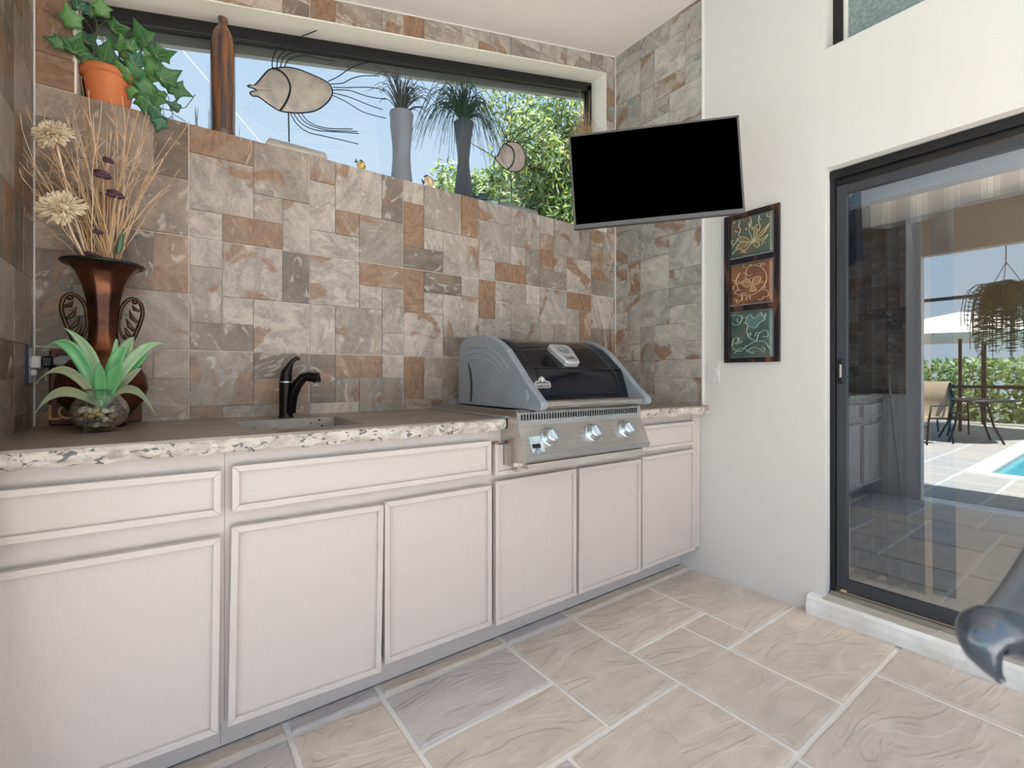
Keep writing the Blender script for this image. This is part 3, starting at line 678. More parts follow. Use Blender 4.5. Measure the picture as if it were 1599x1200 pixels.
# thermometer bezel on the hood
def hoodpt(x, v):  # v 0 top .. 1 bottom over upper curve
    a = Vector((x, 1.72, 1.303)); b = Vector((x, 1.597, 1.204)); return a+(b-a)*v
hn = Vector((0, -.62, .78)).normalized(); hu = Vector((0, .78, .62)).normalized()   # hu: up the slope
tc_ = Vector((1.530, 1.655, 1.262)); xh = Vector((1, 0, 0))
def hp3(a, b, h=0): return tc_+xh*a+hu*b+hn*h
shape = [(-.050, .075), (.050, .075), (.066, .062), (.066, .03), (.045, -.060), (.034, -.072), (-.034, -.072), (-.045, -.060), (-.066, .03), (-.066, .062)]
th_ = MB().prism([hp3(a, b, -.02) for a, b in shape], hn*.038)
tho = obj('thermometer', th_, M['silver'], gr, bevel=.006)
dial = MB().prism([hp3(.036*math.cos(q), .024+.028*math.sin(q), .0175) for q in [2*PI*k/24 for k in range(24)]], hn*.002)
obj('dial', dial, mat('dial_grey', (.20, .215, .22), .25), tho)
obj('needle', MB().tube([hp3(0, .024, .021), hp3(-.016, .038, .021)], .0012, 5), M['silver'], tho)
def text(name, s, size, c, xa, ya, m, parent, ext=.001):
    cu = bpy.data.curves.new(name, 'FONT'); cu.body = s; cu.size = size; cu.extrude = ext; cu.align_x = 'CENTER'; cu.align_y = 'CENTER'; cu.materials.append(m)
    tmp_ = bpy.data.objects.new(name, cu); me = bpy.data.meshes.new_from_object(tmp_); bpy.data.objects.remove(tmp_)
    if not me.materials: me.materials.append(m)
    o = bpy.data.objects.new(name, me); col.objects.link(o); xa = Vector(xa).normalized(); ya = Vector(ya).normalized(); za = xa.cross(ya)
    o.parent = parent; o.location = Vector(c)-WL[parent.name]; o.rotation_euler = Matrix((xa, ya, za)).transposed().to_euler(); return o
text('lettering', 'LUX', .034, hp3(0, -.038, .0185), xh, hu, M['dark_slot'], tho)
# maker's badge
fn_ = Vector((0, -.96, .27)).normalized(); fu = Vector((0, .27, .96)).normalized(); bc = Vector((1.315, 1.5655, 1.135))
def bp3(a, b, h=0): return bc+xh*a+fu*b+fn_*h
bs = [(-.044, -.011), (-.038, -.020), (.038, -.020), (.044, -.011), (.044, .002), (.036, .010), (.020, .012), (.014, .024), (0, .032), (-.014, .024), (-.020, .012), (-.036, .010), (-.044, .002)]
bo = obj('badge', MB().prism([bp3(a, b, 0) for a, b in bs], fn_*.006), M['silver'], gr, label='small silver maker badge with a flame')
obj('badge_field', MB().prism([bp3(a*.88, b*.72-.002, .006) for a, b in bs], fn_*.001), mat('badge_red_brown', (.09, .08, .08), .4), bo)
text('lettering', 'NAPOLEON', .0155, bp3(0, -.006, .0072), xh, fu, M['white_plastic'], bo, .0006)
obj('flame', MB().prism([bp3(a, b, .007) for a, b in [(-.006, .008), (-.008, .014), (-.004, .019), (0, .028), (.004, .019), (.008, .014), (.006, .008)]], fn_*.001), M['white_plastic'], bo)

# ------------------------------------------------------------------ television on its arm
A_ = {k: PS(*v) for k, v in dict(tl=(891, 211, 2.09), tr=(1157, 179, 2.01), br=(1158, 335, 2.01), bl=(895, 358, 2.09)).items()}
tvc = sum(A_.values(), Vector())/4
tx = (A_['tr']-A_['tl']).normalized(); tn = Vector((tx.y, -tx.x, 0)).normalized(); tz = tn.cross(tx)*-1
if tz.z < 0: tz = -tz
if tn.dot(tvc-ORG) > 0: tn = -tn
tw, thh = (A_['tr']-A_['tl']).length/2, (A_['tl']-A_['bl']).length/2
def T(a, b, h): return tvc+tx*a+tz*b+tn*h
def tbox(mb, a0, a1, b0, b1, h0, h1):
    mb.add([T(a, b, h) for h in (h0, h1) for b in (b0, b1) for a in (a0, a1)], [(0,1,3,2), (4,6,7,5), (0,4,5,1), (1,5,7,3), (3,7,6,2), (2,6,4,0)]); return mb
tv = thing('television', T(0, -thh, -.03), 'flat black television turned on its wall arm in front of the window corner', 'television')
obj('housing', tbox(tbox(MB(), -tw+.002, tw-.002, -thh+.002, thh-.002, -.03, -.003), -tw*.6, tw*.6, -thh*.9, thh*.3, -.06, -.03), M['tv_frame'], tv)
bz = MB(); e = .008
tbox(bz, -tw, tw, thh-e, thh, -.006, .003); tbox(bz, -tw, -tw+e, -thh, thh, -.006, .003); tbox(bz, tw-e, tw, -thh, thh, -.006, .003); tbox(bz, -tw, tw, -thh, -thh+.018, -.012, .005)
obj('bezel', bz, M['tv_frame_lt'], tv)
obj('screen', tbox(MB(), -tw+e, tw-e, -thh+.018, thh-e, -.003, .0005), M['tv_screen'], tv)
arm = MB(); w0 = Vector((XR, 1.75, 2.27)); e1 = Vector((2.3, 1.9, 2.25)); m0 = T(0, 0, -.07)
tbox(arm, -.11, .11, -.1, .1, -.075, -.06); arm.tube([w0, e1], .02, 8); arm.tube([e1, m0], .02, 8); arm.box((XR-.02, 1.71, 2.2), (XR, 1.79, 2.34))
obj('wall_arm', arm, M['black_metal'], tv)

# ------------------------------------------------------------------ metal wall art (three pressed panels in a scorched frame)
art_loc = Vector((XR-.012, 1.30, 1.245))
art = thing('wall_art', art_loc, 'tall metal wall hanging with three embossed floral panels in a dark scorched frame', 'wall art')
scorch = mat('scorched_copper', (.028, .020, .024), .4, .5, c2=(.26, .10, .045), vscale=5.5, stretch=(1, 3, 1))
for n_ in scorch.node_tree.nodes:
    if n_.type == 'VALTORGB': n_.color_ramp.elements[0].position = .30; n_.color_ramp.elements[1].position = .46
y0, y1, z0, z1 = 1.150, 1.452, 1.243, 2.072; fwid = .030
af = MB(); xa_, xb_ = XR-.022, XR-.008
af.box((xa_, y0, z0), (xb_, y0+fwid, z1), .002); af.box((xa_, y1-fwid, z0), (xb_, y1, z1), .002)
zz = [(z0, z0+.026), (1.528, 1.558), (1.793, 1.822), (z1-.026, z1)]
for a, b in zz: af.box((xa_, y0+fwid, a), (xb_, y1-fwid, b), .002)
obj('frame', af, scorch, art)
cols = [((.20, .16, .09), (.10, .17, .15)), ((.36, .17, .09), (.22, .10, .07)), ((.07, .13, .13), (.17, .20, .17))]
def AP(a, b, zlo, zhi, h=0):   # a,b in 0..1 across the panel (a: left to right as seen)
    ya, yb = y1-fwid-.008, y0+fwid+.008
    return Vector((XR-.020-h, ya+(yb-ya)*a, zlo+(zhi-zlo)*b))
designs = [
 [  # grasses and a leaf rosette
  [(.25,.95),(.22,.8),(.27,.7),(.22,.6),(.26,.5)], [(.5,.98),(.53,.8),(.47,.65),(.52,.5),(.55,.3)], [(.72,.95),(.70,.8),(.74,.68),(.71,.55)],
  [(.55,.3),(.35,.5),(.2,.45),(.35,.35),(.55,.3)], [(.55,.3),(.6,.55),(.55,.7),(.68,.58),(.55,.3)], [(.55,.3),(.75,.5),(.95,.68),(.8,.45),(.55,.3)], [(.55,.3),(.8,.35),(.92,.42),(.8,.28),(.55,.3)],
  [(.55,.3),(.65,.15),(.72,.2),(.68,.28),(.55,.3)], [(.55,.3),(.4,.15),(.25,.1)], [(.55,.3),(.3,.38),(.15,.22),(.3,.2),(.55,.3)], [(.05,.1),(.2,.2),(.4,.08)], [(.05,.3),(.15,.4),(.2,.5)]],
 [  # swirling vine
  [(.1,.3),(.3,.22),(.55,.2),(.75,.3),(.88,.5),(.85,.72),(.7,.88),(.5,.92),(.4,.8),(.45,.68),(.55,.7)], [(.1,.3),(.2,.4),(.15,.6),(.25,.8)], [(.55,.45),(.4,.4),(.3,.55),(.45,.6),(.55,.45)],
  [(.55,.45),(.6,.62),(.75,.6),(.7,.45),(.55,.45)], [(.55,.45),(.5,.3),(.65,.3),(.55,.45)], [(.75,.3),(.9,.25),(.92,.12),(.8,.12)], [(.3,.22),(.3,.1),(.2,.08)], [(.5,.2),(.5,.1)], [(.15,.6),(.05,.65)], [(.6,.9),(.75,.95)]],
 [  # acanthus scroll
  [(.05,.25),(.1,.42),(.2,.42),(.18,.3),(.1,.32)], [(.05,.2),(.25,.12),(.45,.25),(.65,.32),(.85,.3),(.95,.15)], [(.65,.32),(.5,.4),(.42,.55),(.45,.68)], [(.45,.68),(.4,.8),(.5,.92),(.6,.82),(.75,.92),(.85,.8),(.72,.72),(.62,.62),(.45,.68)],
  [(.65,.32),(.72,.5),(.88,.55),(.92,.42),(.8,.42)], [(.02,.92),(.15,.95),(.3,.88),(.25,.75),(.12,.72),(.05,.78)], [(.4,.1),(.6,.2),(.8,.1)], [(.1,.08),(.3,.2),(.5,.08)]]]
dr2 = random.Random(17)
for k_, D_ in enumerate(designs):
    for _ in range([16, 22, 14][k_]):
        a, b = dr2.uniform(.06, .94), dr2.uniform(.06, .94); r_, q0_, tn_ = dr2.uniform(.03, .08), dr2.uniform(0, 6), dr2.choice([-1, 1])*dr2.uniform(2.2, 4)
        D_.append([(min(.97, max(.03, a+r_*(1-.6*u/5)*math.cos(q0_+tn_*u/5))), min(.97, max(.03, b+r_*(1-.6*u/5)*math.sin(q0_+tn_*u/5)))) for u in range(6)])
for k, ((zl, zh), cc) in enumerate(zip([(1.275, 1.522), (1.565, 1.786), (1.830, 2.040)][::-1], cols)):
    nm = mat('pressed_metal_%d' % k, cc[0], .38, .55, c2=cc[1], vscale=9)
    pb = MB().grid(lambda u, v: AP(u, v, zl, zh, .004*math.sin(PI*u)**.5*math.sin(PI*v)**.5 + .0015*noise.noise(Vector((u*9, v*9, k)))), 14, 12)
    po = obj('panel', pb, nm, art, label=['green panel with long grasses and leaves', 'copper panel with a swirling vine', 'blue-green panel with a scrolling leaf'][k], solid=.003)
    em = MB(); em2 = MB()
    for ci, crv in enumerate(designs[k]):
        pts = [AP(a, b, zl, zh, .006) for a, b in crv]; sm = []
        for i in range(len(pts)-1):
            p_, q_ = pts[max(i-1, 0)], pts[min(i+2, len(pts)-1)]
            for u in (0, .25, .5, .75):
                a, b = pts[i], pts[i+1]; sm.append(.5*((2*a)+(b-p_)*u+(2*p_-5*a+4*b-q_)*u*u+(3*a-p_-3*b+q_)*u**3))
        sm.append(pts[-1])
        if (crv[0] == crv[-1]) and len(crv) > 3: em2.prism([p+Vector((.002, 0, 0)) for p in sm[:-1]], (-.003, 0, 0))
        em.tube(sm, .0024, 5)
    obj('relief', em, mat('relief_gold_%d' % k, [(.52, .47, .33), (.62, .42, .27), (.42, .50, .42)][k], .35, .5), po)
    if em2.v: obj('relief_leaf', em2, mat('relief_leaf_%d' % k, [(.28, .19, .08), (.44, .24, .12), (.13, .24, .25)][k], .4, .4), po)
    # little hangers
    obj('hanger', MB().sphere(AP(.5, -.06, zl, zh), .005, 8, 5), M['black_metal'], art); obj('hanger', MB().sphere(AP(1.06, .5, zl, zh), .005, 8, 5), M['black_metal'], art)

# ------------------------------------------------------------------ outlet cover on the plaster, socket on the left wall
oc = thing('outlet_cover', (XR, 1.528, 1.13), 'pale round-centred outlet cover plate on the plaster below the wall hanging', 'outlet')
obj('plate', MB().box((XR-.006, 1.490, 1.128), (XR, 1.566, 1.248), .002), M['plaster'], oc)
rg = MB().tube([(XR-.007, 1.528+.024*math.cos(q), 1.188+.024*math.sin(q)) for q in [2*PI*k/24 for k in range(25)]], .003, 6); rg.sphere((XR-.006, 1.528, 1.188), (.003, .02, .02), 16, 6)
obj('socket_ring', rg, M['plaster'], oc)
so_ = thing('wall_socket', (XL, 2.19, 1.14), 'white electrical socket with plugged-in grey adapter on the left tiled wall', 'outlet')
obj('plate', MB().box((XL+.004, 2.165, 1.145), (XL+.011, 2.245, 1.262), .002), M['white_plastic'], so_)
obj('cover', MB().box((XL+.006, 2.155, 1.14), (XL+.012, 2.163, 1.27), .002), M['blue_plastic'], so_, label='dark blue edge of the open socket cover')
pl = MB().box((XL+.011, 2.19, 1.195), (XL+.035, 2.222, 1.235), .004); pl.box((XL+.011, 2.195, 1.17), (XL+.025, 2.215, 1.19), .003); obj('socket_face', pl, M['white_plastic'], so_)
obj('plug', MB().box((XL+.035, 2.19, 1.197), (XL+.065, 2.222, 1.236), .006), M['black_metal'], so_)
obj('adapter', MB().tube([(XL+.065, 2.206, 1.218), (XL+.08, 2.206, 1.218), (XL+.11, 2.206, 1.217), (XL+.122, 2.206, 1.217)], [.013, .021, .021, .012], 12), M['clear_grey'], so_, label='clear grey adapter barrel')
obj('cord', MB().tube([(XL+.118, 2.206, 1.217), (XL+.15, 2.22, 1.21), (XL+.16, 2.25, 1.17), (XL+.13, 2.255, 1.14)], .0035, 6), M['black_metal'], so_)

# ------------------------------------------------------------------ sign leaning behind the bowl
sg = thing('wooden_sign', (-.19, 2.25, ZT), 'dark red wooden sign with gold letters leaning on the wall behind the urn', 'sign')
redw = mat('dark_red_wood', (.12, .035, .022), .5, var=.3); gold = mat('old_gold', (.45, .24, .07), .4, .5, var=.3)
obj('board', MB().box((-.318, 2.255, ZT), (-.065, 2.268, ZT+.265), .006), redw, sg)
obj('field', MB().box((-.300, 2.252, ZT+.10), (-.083, 2.256, ZT+.25), .002), mat('sign_field', (.03, .018, .015), .5, var=.4), sg)
text('lettering', 'L', .075, PY(84, 646, 2.251), (1, 0, 0), (0, 0, 1), gold, sg, .002)
text('lettering', 'O', .070, PY(106, 645, 2.251), (1, 0, 0), (0, 0, 1), gold, sg, .002)
scr = MB()
for k in range(4): scr.tube([(-.285+.035*k+.015*math.cos(q), 2.252, ZT+.105+.010*math.sin(q)) for q in [k_*.6 for k_ in range(9)]], .0022, 5)
obj('scroll', scr, gold, sg)

# ------------------------------------------------------------------ copper urn with handles
UC = Vector((-.163, 2.115, ZT))
copper = mat('aged_copper', (.20, .075, .035), .28, .85, c2=(.045, .022, .018), vscale=9, bump=.1, bscale=30)
urn = thing('urn', UC, 'tall dark copper urn with flared rim and scroll handles in the left corner', 'urn')
uprof = [(.055, 0), (.066, .006), (.060, .02), (.085, .05), (.118, .09), (.127, .13), (.122, .17), (.098, .215), (.066, .25), (.052, .265), (.043, .30), (.040, .335), (.042, .38), (.048, .43), (.058, .475), (.074, .515), (.092, .538), (.108, .548), (.109, .553), (.100, .553), (.07, .52), (.045, .45), (.03, .40)]
def octo(i, q):
    if i in (0, 1): return 1
    a = (q+PI/8) % (PI/4)-PI/8
    k = math.cos(PI/8)/math.cos(a); return 1 if i < 2 else (.35+.65*k/1.0 if i < 9 else k)
obj('body', MB().lathe(uprof, UC, 48, True, octo), copper, urn)
obj('rim', MB().lathe([(.104, .544), (.110, .547), (.112, .551), (.109, .556), (.102, .555)], UC, 48), mat('dark_rim', (.035, .03, .028), .4, .7), urn)
hd_m = mat('antique_bronze', (.10, .055, .025), .35, .8, c2=(.03, .02, .015), vscale=25)
for sgn in (-1, 1):
    lp = [(.050, .255), (.072, .285), (.092, .34), (.104, .39), (.098, .428), (.078, .442), (.058, .428), (.045, .40), (.043, .375), (.040, .345), (.052, .30)]
    h_ = MB(); hp_ = smooth([UC+Vector((sgn*a, -.01, b)) for a, b in lp]); h_.tube(hp_, [.0065*(1-.5*(i/len(hp_))**3) for i in range(len(hp_))], 8)
    for a0, b0, a1, b1, a2, b2 in [(.09, .36, .075, .375, .068, .40), (.082, .33, .068, .345, .060, .37), (.075, .305, .063, .32, .056, .34), (.096, .40, .082, .405, .076, .418), (.07, .29, .06, .30, .054, .315)]:
        h_.tube([UC+Vector((sgn*a0, -.01, b0)), UC+Vector((sgn*a1, -.014, b1)), UC+Vector((sgn*a2, -.01, b2))], [.005, .007, .002], 7)
    h_.sphere(UC+Vector((sgn*.083, -.014, .43)), .009, 10, 6)
    obj('handle', h_, hd_m, urn, label='openwork scroll handle')

# dried arrangement standing in the urn
twig = mat('dry_twig', (.62, .42, .25), .7, var=.25, vscale=20); twig2 = mat('pale_twig', (.80, .60, .42), .65, var=.15, vscale=20); twig3 = mat('ochre_reed', (.48, .27, .09), .6)
mouth = UC+Vector((0, 0, .54))
rt_ = random.Random(5)
def stem(tip, r=.0014, bend=.02, nseg=9, base=None, side=0, mb=None):
    b = base or (mouth+Vector((rt_.uniform(-.035, .035), rt_.uniform(-.03, .03), -.02)))
    tip = Vector(tip); L_ = (tip-b).length
    pts = []; ph = rt_.uniform(0, 6); k1 = Vector((rt_.uniform(-1, 1), rt_.uniform(-.3, .3), 0))*bend*L_
    for i in range(nseg+1):
        u = i/nseg; p = b.lerp(tip, u)+k1*math.sin(PI*u)+Vector((math.sin(ph+u*14), 0, math.cos(ph+u*11)))*.003*min(1, u*3)
        p.z += .10*L_*math.sin(PI*u)*.5*abs((tip-b).normalized().x); p.y = min(p.y, YB-.014); p.x = max(p.x, XL+.012); pts.append(p)
    mb = mb or MB(); mb.tube(pts, [r*(1-.65*i/nseg) for i in range(nseg+1)], 5)
    for _ in range(side):
        i = rt_.randrange(nseg//2, nseg); q = pts[i]; dd = (pts[i]-pts[i-1]).normalized()
        d2 = (dd+Vector((rt_.uniform(-.7, .7), rt_.uniform(-.15, .15), rt_.uniform(-.1, .3)))).normalized()*rt_.uniform(.03, .10)
        mid = q+d2*.5+Vector((0, 0, .004)); en = q+d2; en.y = min(en.y, YB-.012); mid.y = min(mid.y, YB-.012); en.x = max(en.x, XL+.01); mid.x = max(mid.x, XL+.01)
        mb.tube([q, mid, en], [r*.6, r*.5, r*.3], 4)
    return mb
tips = [(32,160),(20,175),(66,210),(72,228),(100,165),(108,150),(112,160),(118,190),(134,165),(122,210),(137,140),(172,152),(180,165),(193,152),(205,168),(218,172),(233,170),(236,180),(208,210),(182,178),(294,190),(285,262),(262,240),(248,220),(30,245),(24,260),(18,320),(34,232),(55,190),(150,205),(163,190),(142,215),(90,250),(228,262),(250,300),(212,218),(196,235),(160,160),(126,175),(104,185),(270,205),(48,300),(84,215),(176,200),(145,175),(200,190),(222,215),(240,250),(112,230),(95,200),(60,250),(168,230)]
for i, (px, py) in enumerate(tips):
    Y = 2.115+rt_.uniform(-.09, .09)
    m_ = [twig, twig2, twig][i % 3]
    sd_ = 'leaning left, away from the window' if px < 95 else ('standing upright in the middle' if px < 200 else 'leaning right over the tiled wall'); cl_ = 'pale straw-coloured' if i % 3 == 1 else 'warm brown'
    obj('dried_twig', stem(PY(px+rt_.uniform(-3, 3), py, Y), rt_.choice([.0018, .0022, .0028]), .03, 10, side=rt_.choice([1, 2, 3])), m_, label='thin '+cl_+' dried twig of the copper urn '+sd_, cat='twig', group=cl_+' urn twigs '+sd_)
for (px, py) in [(30, 178), (130, 195), (100, 240), (125, 120), (160, 235)]:
    obj('dried_reed', stem(PY(px, py, 2.11), .0026, .015, 8), twig3, label='thicker ochre dried reed standing in the copper urn', cat='reed', group='ochre reeds in the copper urn')
petal = mat('dried_petal', (.95, .86, .68), .75, c2=(.74, .56, .34), vscale=60)
def mum(px, py, r, tiltx, lab, Y):
    c = PY(px, py, Y); t = thing('dried_flower', c, lab, 'dried flower')
    ax = Vector((tiltx, -.75, .45)).normalized(); q = Vector((0, 0, 1)).rotation_difference(ax).to_matrix()
    pm = MB()
    for k in range(260):
        a = rt_.uniform(0, 2*PI); e_ = math.acos(rt_.uniform(-.15, 1)); d_ = Vector((math.sin(e_)*math.cos(a), math.sin(e_)*math.sin(a), math.cos(e_)*.72))
        t_ = Vector((-math.sin(a), math.cos(a), 0)); L_ = r*rt_.uniform(.8, 1.05); up_ = Vector((0, 0, 1))*.006
        p0 = d_*.25*L_; p1 = d_*.7*L_+up_; p2 = d_*L_+up_*rt_.uniform(-.5, 1.5); wd = .0048
        pm.add([c+q @ v for v in (p0-t_*wd*.5, p0+t_*wd*.5, p1+t_*wd, p1-t_*wd, p2+t_*wd*.5, p2-t_*wd*.5, p1+up_*.35)], [(0, 1, 2, 6), (0, 6, 3), (6, 2, 4), (6, 4, 5), (6, 5, 3)])
    obj('petals', pm, petal, t, kind='stuff', solid=.0008)
    obj('flower_core', MB().sphere(c, (r*.42, r*.42, r*.34), 10, 6), petal, t)
    b = mouth+Vector((-.03, 0, -.02)); s_ = MB().tube([b, b.lerp(c, .5)+Vector((-.01, 0, .015)), c], [.0042, .0042, .004], 7); obj('stalk', s_, twig2, t)
mum(86, 214, .056, -.45, 'upper cream dried chrysanthemum head on a thick stalk above the urn', 2.08)
mum(99, 329, .064, -.2, 'lower larger cream dried chrysanthemum head leaning left over the urn rim', 2.05)
purple = mat('dried_purple', (.075, .035, .055), .6, var=.3)
for (px, py, r, lab) in [(160, 272, .019, 'folded dark purple dried bloom, second from the top of the bunch'), (180, 303, .019, 'dark purple dried bloom in the middle of the bunch'), (169, 250, .012, 'small round dark purple seed head at the top of the bunch'), (154, 362, .011, 'small dark purple seed head just above the urn rim'), (152, 402, .014, 'dark purple dried bloom resting on the urn rim'), (140, 396, .010, 'smallest purple bud touching the left of the urn rim')]:
    c = PY(px, py, 2.07); t = thing('purple_flower', c, lab, 'dried flower')
    pm = MB()
    for k in range(5):
        a = k*2*PI/5; r_f = r*1.25; pm.sphere(c+Vector((math.cos(a)*r*.45, math.sin(a)*r*.45, (k % 3-1)*r*.35)), (r_f*.75, r_f*.6, r_f*.36), 8, 5)
    obj('petals', pm, purple, t); obj('stalk', MB().tube([mouth, mouth.lerp(c, .6)+Vector((.004, 0, 0)), c], .0014, 5), twig, t)
gl_ = mat('dusty_green_leaf', (.10, .19, .11), .5)
obj('leaf_sprig', MB().grid(lambda u, v: PY(184+12*math.sin(PI*min(1,v+.1))*(u-.5)+8*v, 398-40*v, 2.06)+Vector((0, -.01*math.sin(PI*u), 0)), 4, 5), gl_, label='short dusty green leaf sprig tucked in at the right of the urn rim', cat='leaf', solid=.001)

# ------------------------------------------------------------------ glass bowl with pebbles and leafy plant
BC = Vector((-.157, 1.93, ZT+.001))
bowl = thing('glass_bowl', BC, 'squat clear glass bowl half full of river pebbles on the counter', 'bowl')
bprof = [(.036, .0), (.040, .004), (.036, .012), (.052, .022), (.066, .042), (.071, .063), (.066, .088), (.052, .108), (.046, .120), (.052, .131), (.0515, .132), (.044, .121), (.049, .108), (.0635, .087), (.0685, .063), (.063, .043), (.049, .025), (.02, .016), (.0001, .015)]
gm = glass_mat('clear_glass', .1, (.90, .93, .92)); lw_ = gm.node_tree.nodes.new('ShaderNodeLayerWeight'); lw_.inputs['Blend'].default_value = .22
for n_ in gm.node_tree.nodes:
    if n_.type == 'MIX_SHADER': gm.node_tree.links.new(lw_.outputs['Facing'], n_.inputs[0])
obj('glass', MB().lathe(bprof, BC, 40), gm, bowl)
pebc = [mat('pebble_%d' % i, c, .25, coat=.5, var=.15, vscale=40) for i, c in enumerate([(.50, .33, .17), (.66, .58, .45), (.16, .10, .06), (.38, .22, .10), (.60, .52, .40), (.08, .07, .06), (.45, .36, .25)])]
pb_ = [MB().sphere((0, 0, 0), (.0125*s, .0092*t_, .0072), 9, 6) for s, t_ in ((1, 1), (1.15, .9), (.85, 1.1))]
pmesh = []
for ki, pbm in enumerate(pb_):
    for mi, m_ in enumerate(pebc):
        me = bpy.data.meshes.new('pebble'); me.from_pydata([tuple(v) for v in pbm.v], [], pbm.f); me.polygons.foreach_set('use_smooth', pbm.sm); me.materials.append(m_); pmesh.append(me)
placed = []
tries = 0
while len(placed) < 150 and tries < 20000:
    tries += 1
    z = .023+.050*rt_.random(); rmax = [.046, .060, .0655, .063][min(3, int((z-.02)/.018))]-.0125
    a = rt_.uniform(0, 2*PI); r = rmax*math.sqrt(rt_.random()) if rt_.random() < .35 else rmax
    p = Vector((r*math.cos(a), r*math.sin(a), z))
    if all((p-q).length > .0125 for q in placed): placed.append(p)
for p in placed:
    pi_ = rt_.randrange(len(pmesh)); pn_ = ['caramel', 'cream', 'dark brown', 'rust brown', 'sand-coloured', 'near-black', 'greyish tan'][pi_ % 7]; o = bpy.data.objects.new('pebble', pmesh[pi_]); col.objects.link(o); o.location = BC+p; o.rotation_euler = (rt_.uniform(-.9, .9), rt_.uniform(-.9, .9), rt_.uniform(0, 6))
    tag(o, 'small polished '+pn_+' river pebble inside the glass bowl', 'pebble', pn_+' pebbles in the glass bowl')
lp = thing('leafy_plant', BC+Vector((0, 0, .07)), 'strappy green artificial plant rising from the glass pebble bowl', 'plant')
lg = [mat('leaf_bright', (.10, .36, .12), .38, c2=(.17, .45, .20), vscale=12), mat('leaf_pale', (.27, .45, .24), .4, c2=(.38, .56, .34), vscale=12), mat('leaf_grey', (.20, .26, .19), .45, c2=(.34, .36, .20), vscale=12)]
root = BC+Vector((.002, 0, .075))
leaves = [  # tip pixel, mid pixel, tip depth, width, material
 (97, 511, 140, 555, 1.93, .018, 1), (66, 548, 112, 545, 1.86, .019, 0), (55, 601, 105, 580, 1.80, .014, 2), (54, 648, 100, 612, 1.76, .016, 2), (262, 540, 215, 552, 1.86, .016, 1),
 (232, 556, 210, 568, 1.97, .018, 0), (246, 655, 205, 608, 1.80, .014, 2), (210, 526, 190, 556, 2.00, .024, 1), (198, 545, 182, 560, 1.90, .020, 0), (181, 530, 178, 552, 1.97, .008, 1),
 (188, 565, 176, 590, 1.84, .022, 0), (155, 565, 156, 592, 1.84, .016, 0), (222, 575, 200, 590, 1.92, .013, 2)]
for (tx_, ty_, mx_, my_, Yt, wd, mi) in leaves:
    tip = PY(tx_, ty_, Yt); mid = PY(mx_, my_, (Yt+BC.y)/2-.005); wv = (tip-root).cross(Vector((0, 0, 1)))
    view = (mid-ORG).normalized(); wv = (tip-root).normalized().cross(view)
    if wv.length < .1: wv = Vector((1, 0, 0))
    wv.normalize(); wv = (wv+view*.35).normalized()
    def fn(u, v, tip=tip, mid=mid, wv=wv, wd=wd):
        c = root*(1-u)**2+2*(2*mid-.5*root-.5*tip)*u*(1-u)+tip*u*u
        ww = wd*(.45+1.1*math.sin(PI*min(1, u*.9+.12))**.8)*(1-u**5)
        s = (v-.5); return c+wv*(s*2*ww*.62)+view*(abs(s)*-.5*ww)
    obj('leaf', MB().grid(fn, 12, 4), lg[mi], lp, solid=.0012)
obj('crown', MB().tube([root-Vector((0, 0, .03)), root+Vector((0, 0, .035))], [.016, .013], 10), lg[0], lp)

# ------------------------------------------------------------------ dried plant right of the grill
dg = thing('dried_grass_pot', (2.38, 2.13, ZT), 'low brown pot of reddish dried grass on the counter right of the grill', 'dried plant')
obj('pot', MB().lathe([(.035, 0), (.05, .05), (.045, .13), (.038, .15)], (2.38, 2.13, ZT), 20), copper, dg)
red = mat('reddish_straw', (.26, .13, .075), .7, var=.3, vscale=30)
gm_ = MB()
for k in range(55):
    b = Vector((2.38+rt_.uniform(-.015, .015), 2.13+rt_.uniform(-.015, .015), ZT+.14)); tp = b+Vector((rt_.gauss(.0, .045), rt_.gauss(0, .03), rt_.uniform(.18, .40)))
    tp.y = min(tp.y, 2.25); gm_.tube([b, b.lerp(tp, .5)+Vector((rt_.uniform(-.01, .01), 0, 0)), tp], [.0022, .0018, .0008], 4)
for (px, py) in [(913, 490), (930, 470), (975, 492), (985, 500), (990, 515), (985, 480)]:
    gm_.tube([Vector((2.38, 2.13, ZT+.14)), Vector((2.38, 2.13, ZT+.14)).lerp(PY(px, py, 2.1), .6)+Vector((.02, 0, -.02)), PY(px, py, 2.1)], .0013, 4)
obj('grass', gm_, red, dg, kind='stuff')
fm = MB(); [fm.sphere(PY(px, py, 2.1), .009, 8, 5) for px, py in [(968, 471), (965, 538), (956, 545)]]; obj('orange_flower', fm, mat('dry_orange', (.50, .22, .07), .7), dg)

# ------------------------------------------------------------------ things on the window ledge
YS = 2.345
# terracotta pot with ivy
pc = PY(172, 150, YS); pc = Vector((pc.x-.002, YS-.012, SILL))
tp_ = thing('terracotta_pot', pc, 'orange terracotta flower pot at the left end of the window ledge', 'pot')
terra = mat('terracotta', (.66, .20, .065), .6, var=.08)
obj('pot_body', MB().lathe([(.056, 0), (.060, .004), (.074, .10), (.076, .105), (.084, .106), (.085, .128), (.079, .130), (.072, .108), (.05, .10)], pc, 32), terra, tp_)
ivy = thing('ivy_plant', pc+Vector((0, 0, .10)), 'trailing green artificial ivy growing from the terracotta pot', 'plant')
lob = [(0, -.45), (.22, -.5), (.42, -.38), (.36, -.12), (.60, .08), (.34, .18), (.22, .30), (0, .75), (-.22, .30), (-.34, .18), (-.60, .08), (-.36, -.12), (-.42, -.38), (-.22, -.5)]
ivm = [mat('ivy_dark', (.045, .15, .05), .45, c2=(.08, .24, .075), vscale=25), mat('ivy_mid', (.10, .27, .07), .45, c2=(.18, .38, .13), vscale=25), mat('ivy_teal', (.03, .12, .07), .45, c2=(.06, .20, .12), vscale=25)]
